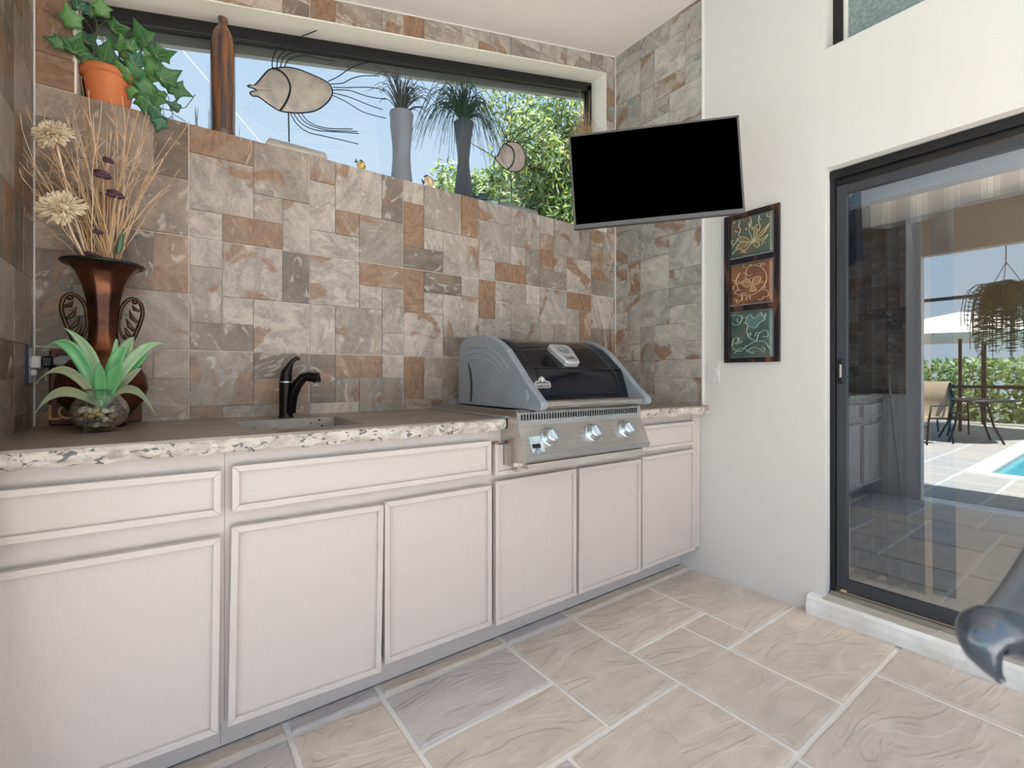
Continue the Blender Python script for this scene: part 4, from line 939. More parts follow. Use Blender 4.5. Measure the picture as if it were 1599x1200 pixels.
vein = mat('ivy_vein', (.34, .46, .20), .5)
ivl = [(110,28,20,.3,1),(88,65,14,1.5,0),(118,72,22,-.3,0),(158,12,17,.1,1),(184,45,18,-1.0,0),(222,58,24,.5,0),(196,78,20,.3,1),(165,85,24,-.2,0),(236,95,20,-.9,1),(150,100,16,.5,2),(178,66,14,.9,2),
 (254,86,20,-1.1,0),(187,113,21,2.9,1),(262,120,22,-.9,0),(278,140,19,-1.8,0),(238,112,20,.4,1),(215,120,24,.6,0),(202,105,18,1.4,2),(228,140,20,2.6,0),(246,155,21,2.8,1),(222,160,17,3.3,0),(240,175,16,3.0,2),(272,166,12,1.2,2),(208,146,13,2.6,1),(140,62,15,-.6,2),(130,90,15,.8,0),(206,70,14,-.3,0),(250,192,15,2.9,2),(168,118,14,2.3,0),(120,5,14,.2,2),(138,16,13,1.1,2),(230,70,15,1.3,2),(214,95,17,-.4,2)]
vs2 = MB()
for (px, py, s_, a_, mi) in ivl:
    Yl = 2.30+rt_.uniform(-.06, .04) if px > 125 else 2.235
    Yl = min(Yl, 2.262 if (px < 128 or py > 165) else 2.37); c = PY(px, py, Yl); rr = s_*1.05/738*(c-ORG).dot(Vector((*FW, 0)))*1.42
    vw = (ORG-c).normalized(); q0 = Vector((0, 0, 1)).cross(vw).normalized(); u0 = vw.cross(q0)
    tilt = Matrix.Rotation(rt_.uniform(-.55, .55), 3, q0) @ Matrix.Rotation(rt_.uniform(-.55, .55), 3, u0) @ Matrix.Rotation(a_, 3, vw)
    xa2, ya2, na2 = tilt @ q0, tilt @ u0, tilt @ vw
    def lp3(a, b): return c+xa2*(a*rr)+ya2*(b*rr)+na2*(-.28*rr*(a*a+b*b*.5))
    m1 = MB(); n_ = len(lob); m1.add([lp3(0, -.1)]+[lp3(a*.55, b*.55-.04) for a, b in lob]+[lp3(a, b) for a, b in lob], [(0, 1+i, 1+(i+1) % n_) for i in range(n_)]+[(1+i, 1+n_+i, 1+n_+(i+1) % n_, 1+(i+1) % n_) for i in range(n_)], True)
    lf = obj('leaf', m1, ivm[mi], ivy, solid=.0008)
    m2 = MB()
    for a, b in ((0, .6), (.48, .06), (-.48, .06), (.32, -.32), (-.32, -.32)): m2.tube([lp3(0, -.35)+na2*.001, lp3(a*.5, b*.5-.1)+na2*.0012, lp3(a, b)+na2*.0012], [.0009, .0007, .0004], 4, cap=False)
    obj('vein', m2, vein, lf)
    if mi != 1 or px > 200: vs2.tube([lp3(0, -.45), c.lerp(pc+Vector((0, 0, .14)), .45)+Vector((0, -.004, .02)), pc+Vector((rt_.uniform(-.03, .03), 0, .12))], .0014, 5)
for crv in [[(128, 100), (130, 60), (124, 20), (118, -15)], [(130, 100), (110, 45), (68, 14)], [(165, 75), (150, 30), (160, 30), (182, 70)], [(236, 165), (262, 172), (290, 168), (305, 148)], [(262, 150), (270, 178), (290, 190)], [(240, 175), (262, 185), (270, 182)], [(147, 100), (145, 70), (152, 42), (167, 32)]]:
    vs2.tube([PY(a, b, 2.262) for a, b in crv], .0016, 5)
obj('vine', vs2, mat('ivy_stem', (.10, .11, .06), .6), ivy)

# tall glazed bottle
bt = PY(348, 200, YS-.01); bt = Vector((bt.x, YS-.01, SILL))
glaze = mat('streaked_glaze', (.27, .10, .025), .12, coat=.6, c2=(.045, .03, .035), vscale=14, stretch=(3, 3, .22))
bo_ = thing('glazed_bottle', bt, 'tall slim bottle with streaked brown and blue-black glaze on the window ledge', 'bottle')
H_ = PY(348, 28, YS-.01).z-SILL
obj('glazed_body', MB().lathe([(.044, 0), (.048, .006), (.046, .03), (.0465, .2*H_/.5), (.045, .38*H_/.5), (.038, .425*H_/.5), (.024, .455*H_/.5), (.0165, .465*H_/.5), (.0155, .482*H_/.5), (.018, .488*H_/.5), (.0185, .497*H_/.5), (.014, .5*H_/.5), (.009, .49*H_/.5)], bt, 32), glaze, bo_)

# metal fish sculptures
wire = mat('dark_wire', (.012, .016, .017), .5, .6); bone = mat('mottled_shell_metal', (.47, .43, .37), .5, .2, c2=(.30, .28, .25), vscale=16); bone2 = mat('shell_metal_pink', (.52, .45, .40), .5, .2, c2=(.36, .30, .28), vscale=10)
driftm = mat('weathered_wood', (.52, .48, .42), .8, c2=(.25, .24, .22), vscale=14, stretch=(.3, 1, 5)); driftb = mat('blue_grey_wood', (.27, .30, .31), .8, c2=(.13, .15, .16), vscale=12, stretch=(.4, 1, 4))
def Z2(lst, ox, oy, k=.25): return [(ox+a*k, oy+b*k) for a, b in lst]
def fish(name, label, outline, gill, whisk, pole, ox, oy, m, Y, thick=.010, wr_=.0027):
    V = [PY(a, b, Y) for a, b in Z2(outline, ox, oy)]; V = smooth(V+[V[0]])[:-1]
    c = sum(V, Vector())/len(V); t = thing(name, (PY(*Z2([pole[1]], ox, oy)[0], Y)), label, 'fish sculpture')
    n_ = len(V); mb = MB()
    rings = [1, .85, .55, .2]; 
    for sgn in (1, -1):
        base = [[c+(p-c)*r+Vector((0, -sgn*thick*math.sqrt(max(0, 1-r*r)), 0)) for p in V] for r in rings]
        vs = sum(base, [])+[c+Vector((0, -sgn*thick, 0))]
        fs = [(l*n_+i, l*n_+(i+1) % n_, (l+1)*n_+(i+1) % n_, (l+1)*n_+i) for l in range(3) for i in range(n_)]+[(3*n_+i, 3*n_+(i+1) % n_, 4*n_) for i in range(n_)]
        mb.add(vs, fs, True)
    obj('fish_body', mb, m, t); obj('rim', MB().tube(V+[V[0]], wr_*1.2, 6), wire, t)
    G = smooth([PY(a, b, Y)+Vector((0, -thick-.001, 0)) for a, b in Z2(gill, ox, oy)]); obj('gill_band', MB().tube(G, wr_*1.5, 6), wire, t)
    for wk in whisk:
        P_ = smooth([PY(a, b, Y) for a, b in Z2(wk, ox, oy)]); obj('fin_wire', MB().tube(P_, wr_*.85, 6), wire, t)
    obj('pole', MB().tube([PY(*q, Y) for q in Z2(pole, ox, oy)], wr_*1.1, 6), wire, t)
    return t
YFs = 2.33
big = fish('fish_sculpture', 'large metal fish on a rod with long wire fins, left of the ribbed vase',
 [(145,540),(160,532),(190,533),(230,490),(275,440),(315,428),(390,420),(470,435),(560,472),(635,508),(668,540),(675,590),(640,645),(570,692),(480,706),(400,702),(340,690),(280,652),(215,605),(178,600),(162,582),(175,572),(205,566),(180,552)],
 [(300,432),(345,448),(385,485),(410,545),(400,610),(372,665),(350,694)],
 [[(300,430),(303,370),(330,310),(400,262),(490,225),(580,190)], [(328,420),(340,360),(385,315),(470,290),(560,278),(632,270)], [(352,418),(370,360),(420,330),(500,320),(580,320),(657,322)], [(378,415),(400,375),(450,352),(530,352),(600,368),(690,382)],
  [(650,508),(710,480),(790,425),(860,398),(930,386)], [(665,525),(740,520),(800,490),(870,474),(968,475)], [(680,545),(760,548),(860,545),(930,548),(1000,562)], [(680,562),(780,565),(850,588),(920,608),(1010,620)], [(680,582),(760,600),(840,630),(900,655),(990,685)], [(675,595),(760,635),(830,680),(890,708),(1010,740)],
  [(415,705),(450,770),(520,825),(620,850),(720,872),(838,900)], [(435,708),(480,770),(560,810),(660,822),(760,828),(840,835)], [(460,708),(500,760),(570,795),(660,815),(740,818),(832,822)], [(485,708),(520,755),(590,790),(670,804),(740,805),(802,807)]],
 [(402,704),(406,888)], 350, 0, bone, YFs)
bs0, bs1 = PY(415, 216, 2.30), PY(508, 248, 2.30)
def rodbase(parent, x0, x1, y, z, h, m, name='wood_base'):
    mb = MB(); pts = [(x0, 0), (x0, h*.6), (x0+.012, h), (x1-.012, h), (x1, h*.6), (x1, 0)]
    mb.prism([(a, y-.028, z+b) for a, b in pts], (0, .056, 0)); return obj(name, mb, m, parent, bevel=.004)
rodbase(big, PY(415, 225, 2.30).x, PY(510, 240, 2.30).x, 2.31, SILL-.014, .048, driftm)
small = fish('fish_sculpture', 'smaller round metal fish with wavy wire fins on a rod, by the television',
 [(490,785),(510,770),(525,735),(550,700),(590,686),(640,698),(668,735),(682,790),(672,840),(640,870),(600,872),(560,858),(515,820)],
 [(555,702),(590,725),(606,765),(603,810),(585,845),(565,860)],
 [[(570,686),(560,640),(545,580),(562,500),(557,440),(558,395)], [(580,684),(590,620),(597,560),(590,490),(620,440),(612,392)], [(590,686),(620,620),(680,560),(690,500),(715,465),(752,450)], [(600,688),(640,640),(700,600),(730,580),(765,562)],
  [(620,692),(700,672),(750,650),(790,610),(825,572)], [(640,695),(700,690),(740,720),(790,712),(840,700)], [(655,708),(700,725),(750,752),(800,742),(850,720)], [(620,690),(690,660),(770,690),(810,650),(835,632)], [(575,684),(530,600),(520,540),(590,480),(660,462)],
  [(685,805),(720,830),(760,855),(810,870),(870,905)], [(680,820),(720,850),(770,890),(820,920)], [(690,830),(740,850),(800,890),(880,910)]],
 [(590,872),(597,1068)], 650, 50, bone2, YFs, .008, .0027)
rodbase(small, PY(777, 316, 2.30).x, PY(838, 334, 2.30).x, 2.31, SILL-.014, .040, driftb)
bl_ = thing('wood_block', PY(769, 318, 2.30), 'tiny pale blue wooden block beside the small fish base', 'block')
obj('block', MB().box((PY(769, 316, 2.3).x-.012, 2.29, SILL-.0), (PY(777, 316, 2.3).x-.002, 2.325, SILL+.022), .003), mat('pale_blue_wood', (.35, .50, .55), .6), bl_)

# tiny fish on the ledge
def tiny(px, py, L_, h, a, lab, m1, m2):
    c = PY(px, py, 2.315); t = thing('fish_figurine', Vector((c.x, c.y, SILL)), lab, 'fish figurine')
    c.z = SILL+h*.55+.008; ca, sa = math.cos(a), math.sin(a)
    def tr3(mb): mb.v = [Vector((c.x+p.x*ca-p.z*sa, c.y+p.y, c.z+p.x*sa+p.z*ca)) for p in mb.v]; return mb
    obj('fish_body', tr3(MB().sphere((0, 0, 0), (L_/2, .010, h/2), 14, 9)), m1, t)
    st2 = MB(); 
    for q_ in (-.18, .3): st2.sphere((L_*q_, 0, 0), (L_*.055, .0106, h*.49*math.sqrt(1-(2*q_)**2)), 10, 8)
    obj('stripe', tr3(st2), m2, t)
    obj('fin', tr3(MB().prism([(-L_*.45, -.002, 0), (-L_*.72, -.002, h*.30), (-L_*.68, -.002, 0), (-L_*.72, -.002, -h*.28)], (0, .004, 0)).prism([(-L_*.3, -.002, h*.38), (L_*.2, -.002, h*.45), (-L_*.1, -.002, h*.62), (-L_*.4, -.002, h*.5)], (0, .004, 0))), m2, t)
    obj('foot', MB().box((c.x-.012, c.y-.01, SILL), (c.x+.012, c.y+.01, SILL+.012), .002), m2, t)
yel = mat('painted_yellow', (.58, .44, .14), .5, var=.2, vscale=40); cream = mat('painted_cream', (.66, .52, .33), .5, var=.2, vscale=40); navy = mat('painted_navy', (.02, .06, .09), .35, var=.4, vscale=30); dkb = mat('painted_black', (.03, .025, .02), .5)
tiny(564, 256, .048, .042, -.5, 'tiny yellow and black fish figurine left of the ribbed vase', yel, dkb)
tiny(670, 280, .060, .060, .3, 'small cream fish figurine with dark stripes between the two tall vases', cream, dkb)
tiny(754, 304, .072, .046, .35, 'small dark teal fish figurine right of the twisted vase', navy, dkb)

# ribbed vase with spiky grass
vx = PY(627, 270, 2.338); vx = Vector((vx.x, 2.338, SILL))
Hv = PY(627, 178, 2.338).z-SILL
vase_m = mat('ribbed_grey_ceramic', (.20, .225, .26), .5, var=.06)
rv_ = thing('ribbed_vase', vx, 'tall pale grey vase with fine horizontal ribs and spiky foliage', 'vase')
prof = []
for i in range(61):
    u = i/60; r = .058-.012*math.sin(PI*min(1, u*1.25))+(.004 if u > .9 else 0)*(u-.9)*10; prof.append((r+(.0012 if i % 2 else -.0008)*(1-u*.6), u*Hv))
prof.append((.040, Hv)); prof.append((.036, Hv-.03))
obj('vase_body', MB().lathe(prof, vx, 32), vase_m, rv_)
def blades(c, n, up, sp, dr, r, rng, m, parent, ymax=2.395, nseg=5, name='foliage'):
    mb = MB()
    for k in range(n):
        a = rng.uniform(0, 2*PI); L_ = rng.uniform(.6, 1); d_ = Vector((math.cos(a), math.sin(a)*.45, 0)); pts = []
        rise = up*rng.uniform(.45, 1); out = sp*rng.uniform(.25, 1); ph = rng.uniform(0, 6)
        for i in range(nseg+1):
            u = i/nseg; p = c+d_*(out*u)+Vector((math.sin(ph+u*5)*.006, 0, rise*math.sin(u*PI*.62)-dr*u*u*out*2)); p.y = min(p.y, ymax); p.y = max(p.y, 2.16) ; pts.append(p)
        mb.tube(pts, [r*(1-.6*i/nseg) for i in range(nseg+1)], 4)
    return obj(name, mb, m, parent, kind='stuff')
g1 = random.Random(3)
dkleaf = mat('dark_spiky_leaf', (.045, .055, .050), .5, var=.3); tealg = mat('dark_teal_grass', (.015, .045, .040), .5, c2=(.035, .085, .045), vscale=20)
blades(vx+Vector((0, 0, Hv-.01)), 80, .24, .24, .12, .0030, g1, dkleaf, rv_)
# twisted grey vase with drooping grass
tvx = PY(724, 290, 2.338); tvx = Vector((tvx.x, 2.338, SILL)); Ht = PY(724, 190, 2.338).z-SILL
tw_ = thing('twisted_vase', tvx, 'tall square twisted charcoal vase holding drooping dark grass', 'vase')
tm = MB()
def twf(u, v):
    q = v*4; k = int(q) % 4; f_ = q-int(q); cs = [(-1, -1), (1, -1), (1, 1), (-1, 1)]; a, b = cs[k], cs[(k+1) % 4]
    x = a[0]+(b[0]-a[0])*f_; y = a[1]+(b[1]-a[1])*f_; an = .35+u*1.35; s = .040-.010*math.sin(PI*u)
    return tvx+Vector(((x*math.cos(an)-y*math.sin(an))*s, (x*math.sin(an)+y*math.cos(an))*s, u*Ht))
tm.grid(twf, 24, 16, False)
obj('vase_body', tm, mat('charcoal_ribbed', (.06, .07, .085), .5, bump=.5, bscale=120, stretch=(1, 1, .05)), tw_, solid=.004)
blades(tvx+Vector((0, 0, Ht-.02)), 210, .36, .33, .62, .0026, g1, tealg, tw_, nseg=8)
# copper vase with dry straw behind the television
cvx = Vector((2.36, 2.338, SILL)); cv_ = thing('copper_vase', cvx, 'slim copper vase of dry straw on the ledge, mostly behind the television', 'vase')
obj('vase_body', MB().lathe([(.035, 0), (.048, .08), (.052, .16), (.038, .28), (.03, .36), (.04, .40)], cvx, 24), copper, cv_)
straw = mat('straw', (.36, .21, .12), .7, c2=(.60, .42, .27), vscale=30)
blades(cvx+Vector((0, 0, .36)), 190, .50, .20, .5, .0014, g1, straw, cv_, nseg=6)
cs_ = MB()
for k in range(26):
    b = cvx+Vector((0, 0, .36)); tp = b+Vector((g1.gauss(-.02, .035), 0, g1.uniform(.42, .62))); cs_.tube([b, b.lerp(tp, .5)+Vector((g1.uniform(-.01, .01), 0, 0)), tp], [.002, .0016, .0008], 4)
obj('tall_straw', cs_, straw, cv_, kind='stuff')

# ------------------------------------------------------------------ sliding glass door in the right wall
dr_ = thing('door_1', (2.66, .3, .09), 'dark framed sliding glass door in the right wall', 'door', kind='structure')
XD = 2.65
f = MB()
f.box((XD, .925, .10), (XD+.09, .946, 2.175)); f.box((XD-.004, -1.69, 2.135), (XD+.09, .946, 2.175)); f.box((XD+.015, -1.69, 2.105), (XD+.09, .93, 2.135)); f.box((XD, -1.69, .10), (XD+.09, -1.66, 2.175))
obj('door_frame', f, M['black_metal'], dr_, bevel=.002)
s = MB(); s.box((XD+.012, .880, .128), (XD+.045, .924, 2.10)); s.box((XD+.012, -.62, .118), (XD+.045, .88, .178)); s.box((XD+.012, -.62, 2.055), (XD+.045, .88, 2.095)); s.box((XD+.012, -.66, .118), (XD+.045, -.62, 2.10))
sash = obj('sliding_sash', s, mat('charcoal_metal', (.055, .060, .072), .4, .4), dr_, bevel=.002)
s2_ = MB(); s2_.box((XD+.055, -1.66, .118), (XD+.085, -.60, .178)); s2_.box((XD+.055, -1.66, 2.055), (XD+.085, -.6, 2.1)); s2_.box((XD+.055, -.66, .178), (XD+.085, -.60, 2.055)); s2_.box((XD+.055, -1.66, .178), (XD+.085, -1.62, 2.055))
obj('fixed_sash', s2_, M['black_metal'], dr_)
gp = MB().box((XD+.026, -.625, .17), (XD+.031, .885, 2.06)); obj('pane', gp, glass_mat('coated_door_glass', .20, (.64, .70, .76), gcol=(.88, .95, 1)), sash)
gp = MB().box((XD+.068, -1.63, .17), (XD+.073, -.65, 2.06)); obj('pane', gp, bpy.data.materials['coated_door_glass'], dr_)
ha = MB().box((XD+.002, .892, 1.13), (XD+.014, .915, 1.25), .004); ho = obj('handle', ha, M['black_metal'], sash)
obj('latch', MB().box((XD-.003, .898, 1.16), (XD+.003, .909, 1.225), .002), M['steel'], ho)
trk = MB(); trk.box((XD-.02, -1.69, .098), (XD+.01, .94, .108)); trk.box((XD-.012, -1.69, .108), (XD-.008, .94, .116)); trk.box((XD+.002, -1.69, .108), (XD+.006, .94, .118))
obj('track', trk, mat('dull_aluminium', (.42, .40, .37), .35, .8), dr_)
cu_ = MB()
def curbf(u, v):
    y = 1.012-2.7*u; j = noise.noise(Vector((y*9, v*3, 0)))*.008+noise.noise(Vector((y*30, v*5, 3)))*.003
    prof_ = [(2.59, -.004), (2.545, .0), (2.540, .045), (2.545, .080), (2.56, .092), (2.60, .094), (2.70, .097)]
    i = min(int(v*6+1e-6), 5); t_ = v*6-i; a, b = prof_[i], prof_[i+1]; return Vector((a[0]+(b[0]-a[0])*t_+j*(1 if v < .7 else 0), y, a[1]+(b[1]-a[1])*t_+j*.3))
cu_.grid(curbf, 160, 6, False); cu_.prism([(2.60, 1.010, -.004), (2.545, 1.010, 0), (2.545, 1.010, .08), (2.56, 1.01, .092), (2.60, 1.01, .094)], (0, -.01, 0))
obj('trim_5', cu_, mat('whitewashed_curb', (.86, .86, .86), .8, c2=(.72, .70, .67), vscale=7, bump=.3, bscale=50), kind='structure')
sb = MB().box((2.56, -1.69, -.0), (2.80, DY, .096)); obj('trim_6', sb, mat('sill_stone', (.50, .47, .43), .8, var=.08), kind='structure')

# high window above the door
hw = thing('window_2', (2.70, 0, UZ), 'high window above the sliding door with dark frame', 'window', kind='structure')
f = MB(); f.box((2.69, .905, UZ), (2.73, .948, 3.30)); f.box((2.69, -1.7, UZ-.02), (2.73, .948, UZ+.01)); f.box((2.69, -1.7, 3.26), (2.73, .948, 3.3)); obj('window_frame', f, M['black_metal'], hw)
obj('inner_bead', MB().box((2.70, .890, UZ), (2.735, .905, 3.3)), M['white_trim'], hw)
obj('pane', MB().box((2.715, -1.7, UZ), (2.722, .9, 3.3)), mat('pebbled_glass', (.20, .25, .255), .25, c2=(.30, .36, .36), vscale=60, bump=.6, bscale=110), hw)

# ------------------------------------------------------------------ the room behind the sliding door
ro = MB()
ro.box((Xw, -3.2, .0), (5.4, 1.7, .098)); 
carpet = obj('floor_2', ro, mat('speckled_terrazzo', (.60, .565, .52), .6, c2=(.36, .33, .30), vscale=160), kind='structure')
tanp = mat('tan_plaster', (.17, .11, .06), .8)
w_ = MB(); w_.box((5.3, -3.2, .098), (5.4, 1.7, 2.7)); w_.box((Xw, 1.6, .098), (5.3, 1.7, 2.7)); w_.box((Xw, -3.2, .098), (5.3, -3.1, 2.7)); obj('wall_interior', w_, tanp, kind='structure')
ic = MB().box((Xw, -3.2, 2.7), (5.4, 1.7, 2.76)); obj('ceiling_2', ic, M['ceiling'], kind='structure')
blind = thing('blind_headrail', (2.80, .2, 2.03), 'white vertical-blind headrail just inside the sliding door', 'blind')
obj('rail', MB().box((2.745, -1.5, 2.015), (2.83, .93, 2.095), .004), mat('rail_white', (.88, .90, .93), .4), blind)
stripe = bpy.data.materials.new('striped_linen'); stripe.use_nodes = True; t = stripe.node_tree; N = t.nodes.new; L = t.links
tcn = N('ShaderNodeTexCoord'); wv_ = N('ShaderNodeTexWave'); wv_.bands_direction = 'Y'; wv_.inputs['Scale'].default_value = 2.6; wv_.inputs['Distortion'].default_value = .3; L.new(tcn.outputs['Object'], wv_.inputs[0])
r = N('ShaderNodeValToRGB'); r.color_ramp.interpolation = 'CONSTANT'; els = r.color_ramp.elements; els[0].position = 0; els[0].color = (.40, .36, .31, 1); els[1].position = .55; els[1].color = (.68, .62, .52, 1)
for p_, c_ in ((.72, (.30, .25, .21, 1)), (.76, (.66, .60, .50, 1)), (.9, (.36, .30, .25, 1)), (.94, (.72, .67, .57, 1))):
    e = els.new(p_); e.color = c_
L.new(wv_.outputs['Fac'], r.inputs[0]); L.new(r.outputs[0], t.nodes['Principled BSDF'].inputs['Base Color']); t.nodes['Principled BSDF'].inputs['Roughness'].default_value = .9
va = MB().grid(lambda u, v: Vector((2.92+.018*math.sin(u*70)+.01*math.sin(u*31), .86-2.2*u, 2.165-v*(.22+.018*math.sin(u*24)+.02*math.sin(u*9+1)))), 180, 6)
obj('valance', va, stripe, label='striped cream and taupe valance gathered across the top of the sliding door', cat='valance', solid=.002)
cur = MB().grid(lambda u, v: Vector((3.02+.03*math.sin(u*28+v), .99-.30*u-(.03*v*u), 2.1-v*(2.0-.02*math.sin(u*18)))), 70, 8)
obj('curtain', cur, mat('slate_curtain', (.03, .04, .065), .8, var=.2, vscale=12), label='slate blue curtain drawn to the left side of the sliding door', cat='curtain', solid=.003)
slat = MB().grid(lambda u, v: Vector((3.05+.01*math.sin(u*3), .655-.085*u-.012*v, 2.03-v*1.93)), 4, 6); obj('curtain_strip', slat, bpy.data.materials['slate_curtain'], label='narrow dark curtain strip hanging in the middle of the sliding door', cat='curtain', solid=.004)
lamp = thing('wall_lamp', (5.25, .95, 1.45), 'warm glowing lamp on the tan wall inside the house', 'lamp')
obj('shade', MB().lathe([(.05, 0), (.08, .18), (.075, .19)], (5.16, 1.35, 1.50), 20), mat('lamp_shade', (.9, .5, .15), .6, emit=(1, .50, .10), estr=4), lamp)
obj('bracket', MB().box((5.16, 1.34, 1.47), (5.3, 1.36, 1.51)), M['black_metal'], lamp)
ld = bpy.data.lights.new('valance_fill_light', 'POINT'); ld.energy = 30; ld.color = (1, .75, .5); ld.shadow_soft_size = .1; lo_ = bpy.data.objects.new('valance_fill_light', ld); col.objects.link(lo_); lo_.location = (3.15, .1, 2.62)  # added fill light, no real fixture: brightens the valance and the room by the door

# ------------------------------------------------------------------ outside: garden behind the long window
def leafcloud(name, c, rad, n, size, ms, parent, seed, clumps=12):
    rg_ = random.Random(seed); cl_ = []
    for _ in range(clumps):
        d_ = Vector((rg_.gauss(0, 1), rg_.gauss(0, 1), rg_.gauss(0, 1))).normalized()*rg_.uniform(.35, .95); cl_.append((Vector((c[0]+d_.x*rad[0], c[1]+d_.y*rad[1], c[2]+d_.z*rad[2])), rg_.uniform(.22, .45)))
    mbs = [MB() for _ in ms]
    for k in range(n):
        cc, rr = rg_.choice(cl_); d_ = Vector((rg_.gauss(0, 1), rg_.gauss(0, 1), rg_.gauss(0, 1))).normalized()*rg_.uniform(.5, 1.05)*rr
        p = cc+Vector((d_.x*rad[0], d_.y*rad[1], d_.z*rad[2])); a = Vector((rg_.gauss(0, 1), rg_.gauss(0, 1), rg_.gauss(0, 1))).normalized(); b = a.orthogonal().normalized(); s_ = size*rg_.uniform(.6, 1.3)
        nn = a.cross(b)*s_*.25
        mbs[rg_.randrange(len(ms))].add([p-a*s_, p+b*s_*.42+nn, p+a*s_, p-b*s_*.42+nn], [(0, 1, 2), (0, 2, 3)])
    for mb, m_ in zip(mbs, ms): obj(name, mb, m_, parent, kind='stuff')
def leafm(name, c, tr_=.35):
    m = bpy.data.materials.new(name); m.use_nodes = True; t = m.node_tree; b = t.nodes['Principled BSDF']; b.inputs['Base Color'].default_value = (*c, 1); b.inputs['Roughness'].default_value = .4
    tl = t.nodes.new('ShaderNodeBsdfTranslucent'); tl.inputs[0].default_value = (c[0]*1.3, c[1]*1.3, c[2]*.8, 1); mx = t.nodes.new('ShaderNodeMixShader'); mx.inputs[0].default_value = tr_
    t.links.new(b.outputs[0], mx.inputs[1]); t.links.new(tl.outputs[0], mx.inputs[2]); t.links.new(mx.outputs[0], t.nodes['Material Output'].inputs[0]); return m
LF = [leafm('foliage_yellow_green', (.48, .52, .16)), leafm('foliage_green', (.15, .28, .09)), leafm('foliage_pale', (.66, .74, .60)), leafm('foliage_dark', (.07, .16, .08))]
bark = mat('bark', (.20, .17, .14), .9, var=.3)
def tree(x, y, zc, rad, n, size, lab, seed, ms=LF):
    t = thing('garden_tree', (x, y, -.1), lab, 'tree'); 
    tk = MB().tube([(x, y, -.1), (x+.1, y, zc*.5), (x, y, zc)], [.16, .12, .07], 8)
    r2_ = random.Random(seed)
    for _ in range(9): tk.tube([(x, y, zc*.6), (x+r2_.uniform(-.4, .4)*rad[0], y+r2_.uniform(-.4, .4)*rad[1], zc), (x+r2_.uniform(-.9, .9)*rad[0], y+r2_.uniform(-.8, .8)*rad[1], zc+r2_.uniform(-.3, .8)*rad[2])], [.05, .03, .012], 5)
    obj('trunk', tk, bark, t); leafcloud('foliage', (x, y, zc), rad, n, size, ms, t, seed, 26)
tree(7.5, 8.6, 5.5, (2.0, 1.5, 2.6), 19000, .095, 'tall sunlit broadleaf tree outside, right half of the window', 21)
tree(4.9, 8.0, 4.5, (.95, .9, .95), 8000, .075, 'lower sunlit shrub tree outside, below the twisted vase', 22)
gl2 = MB().box((-30, 2.75, -.3), (40, 60, -.12)); obj('lawn', gl2, mat('lawn', (.19, .19, .13), .9, var=.3), kind='structure')
gt = MB(); g2 = random.Random(9)
for k in range(26):
    x = g2.uniform(-.02, .34); b = Vector((x, 2.75, 1.6)); tp = Vector((x+g2.uniform(-.09, .09), 2.75+g2.uniform(0, .1), g2.uniform(2.36, 2.50))); gt.tube([b, b.lerp(tp, .5), tp], [.006, .005, .0008], 4)
ptg = thing('palm_shrub', (.16, 2.75, -.12), 'spiky grass tips of a shrub outside the window behind the bottle', 'plant')
gt.tube([(.16, 2.75, -.12), (.16, 2.75, 1.65)], .03, 6); obj('blades', gt, tealg, ptg, kind='stuff')
g_a, g_b = PY(240, 26, 3.2), PY(420, 238, 3.2); g_b = g_b+(g_b-g_a)*((g_b.z+.12)/(g_a.z-g_b.z))
obj('guy_line', MB().tube([g_a, g_b], .0028, 5), mat('white_cord', (.85, .87, .9), .5), label='thin white line slanting down outside the left of the window', cat='cable')

# ------------------------------------------------------------------ pool deck on the open left side (seen mirrored in the door glass)
dk = MB()
dk.box((-30, 1.17, -.12), (XL-.25, 2.9, -.002)); dk.box((-2.62, -14, -.12), (XL-.25, 1.17, -.002)); dk.box((XL-.25, -14, -.12), (6, -3.2, -.002)); dk.box((-30, 2.9, -.12), (XL-.25, 14, -.002)); dk.box((-30, -14, -.12), (-9.0, 1.17, -.002))
def deck_mat():
    m = bpy.data.materials.new('stamped_deck'); m.use_nodes = True; t = m.node_tree; N = t.nodes.new; L = t.links; b = t.nodes['Principled BSDF']
    tcn = N('ShaderNodeTexCoord'); br = N('ShaderNodeTexBrick'); L.new(tcn.outputs['Object'], br.inputs[0]); br.inputs['Scale'].default_value = 1; br.inputs['Brick Width'].default_value = .62; br.inputs['Row Height'].default_value = .46; br.inputs['Mortar Size'].default_value = .014
    br.inputs['Color1'].default_value = (.44, .375, .32, 1); br.inputs['Color2'].default_value = (.38, .345, .32, 1); br.inputs['Mortar'].default_value = (.56, .54, .51, 1)
    L.new(br.outputs[0], b.inputs['Base Color']); b.inputs['Roughness'].default_value = .7; return m
obj('pool_deck', dk, deck_mat(), kind='structure')
pool = thing('swimming_pool', (-5.8, -1.5, -.1), 'swimming pool in the deck on the open side', 'pool')
obj('basin', MB().box((-9.0, -5, -1.2), (-2.62, 1.17, -1.1)).box((-9.1, -5, -1.2), (-9.0, 1.17, -.05)).box((-2.62, -5, -1.2), (-2.52, 1.17, -.12)), mat('pool_tile', (.10, .42, .48), .4), pool)
obj('water', MB().box((-9.0, -5, -.6), (-2.62, 1.17, -.06)), mat('pool_water', (.06, .42, .50), .08, bump=.3, bscale=6), pool)
obj('coping', MB().box((-9.2, 1.17, -.03), (-2.5, 1.35, .01), .01).box((-2.62, -5, -.03), (-2.45, 1.17, .01), .01), mat('coping_white', (.72, .70, .66), .7), pool)
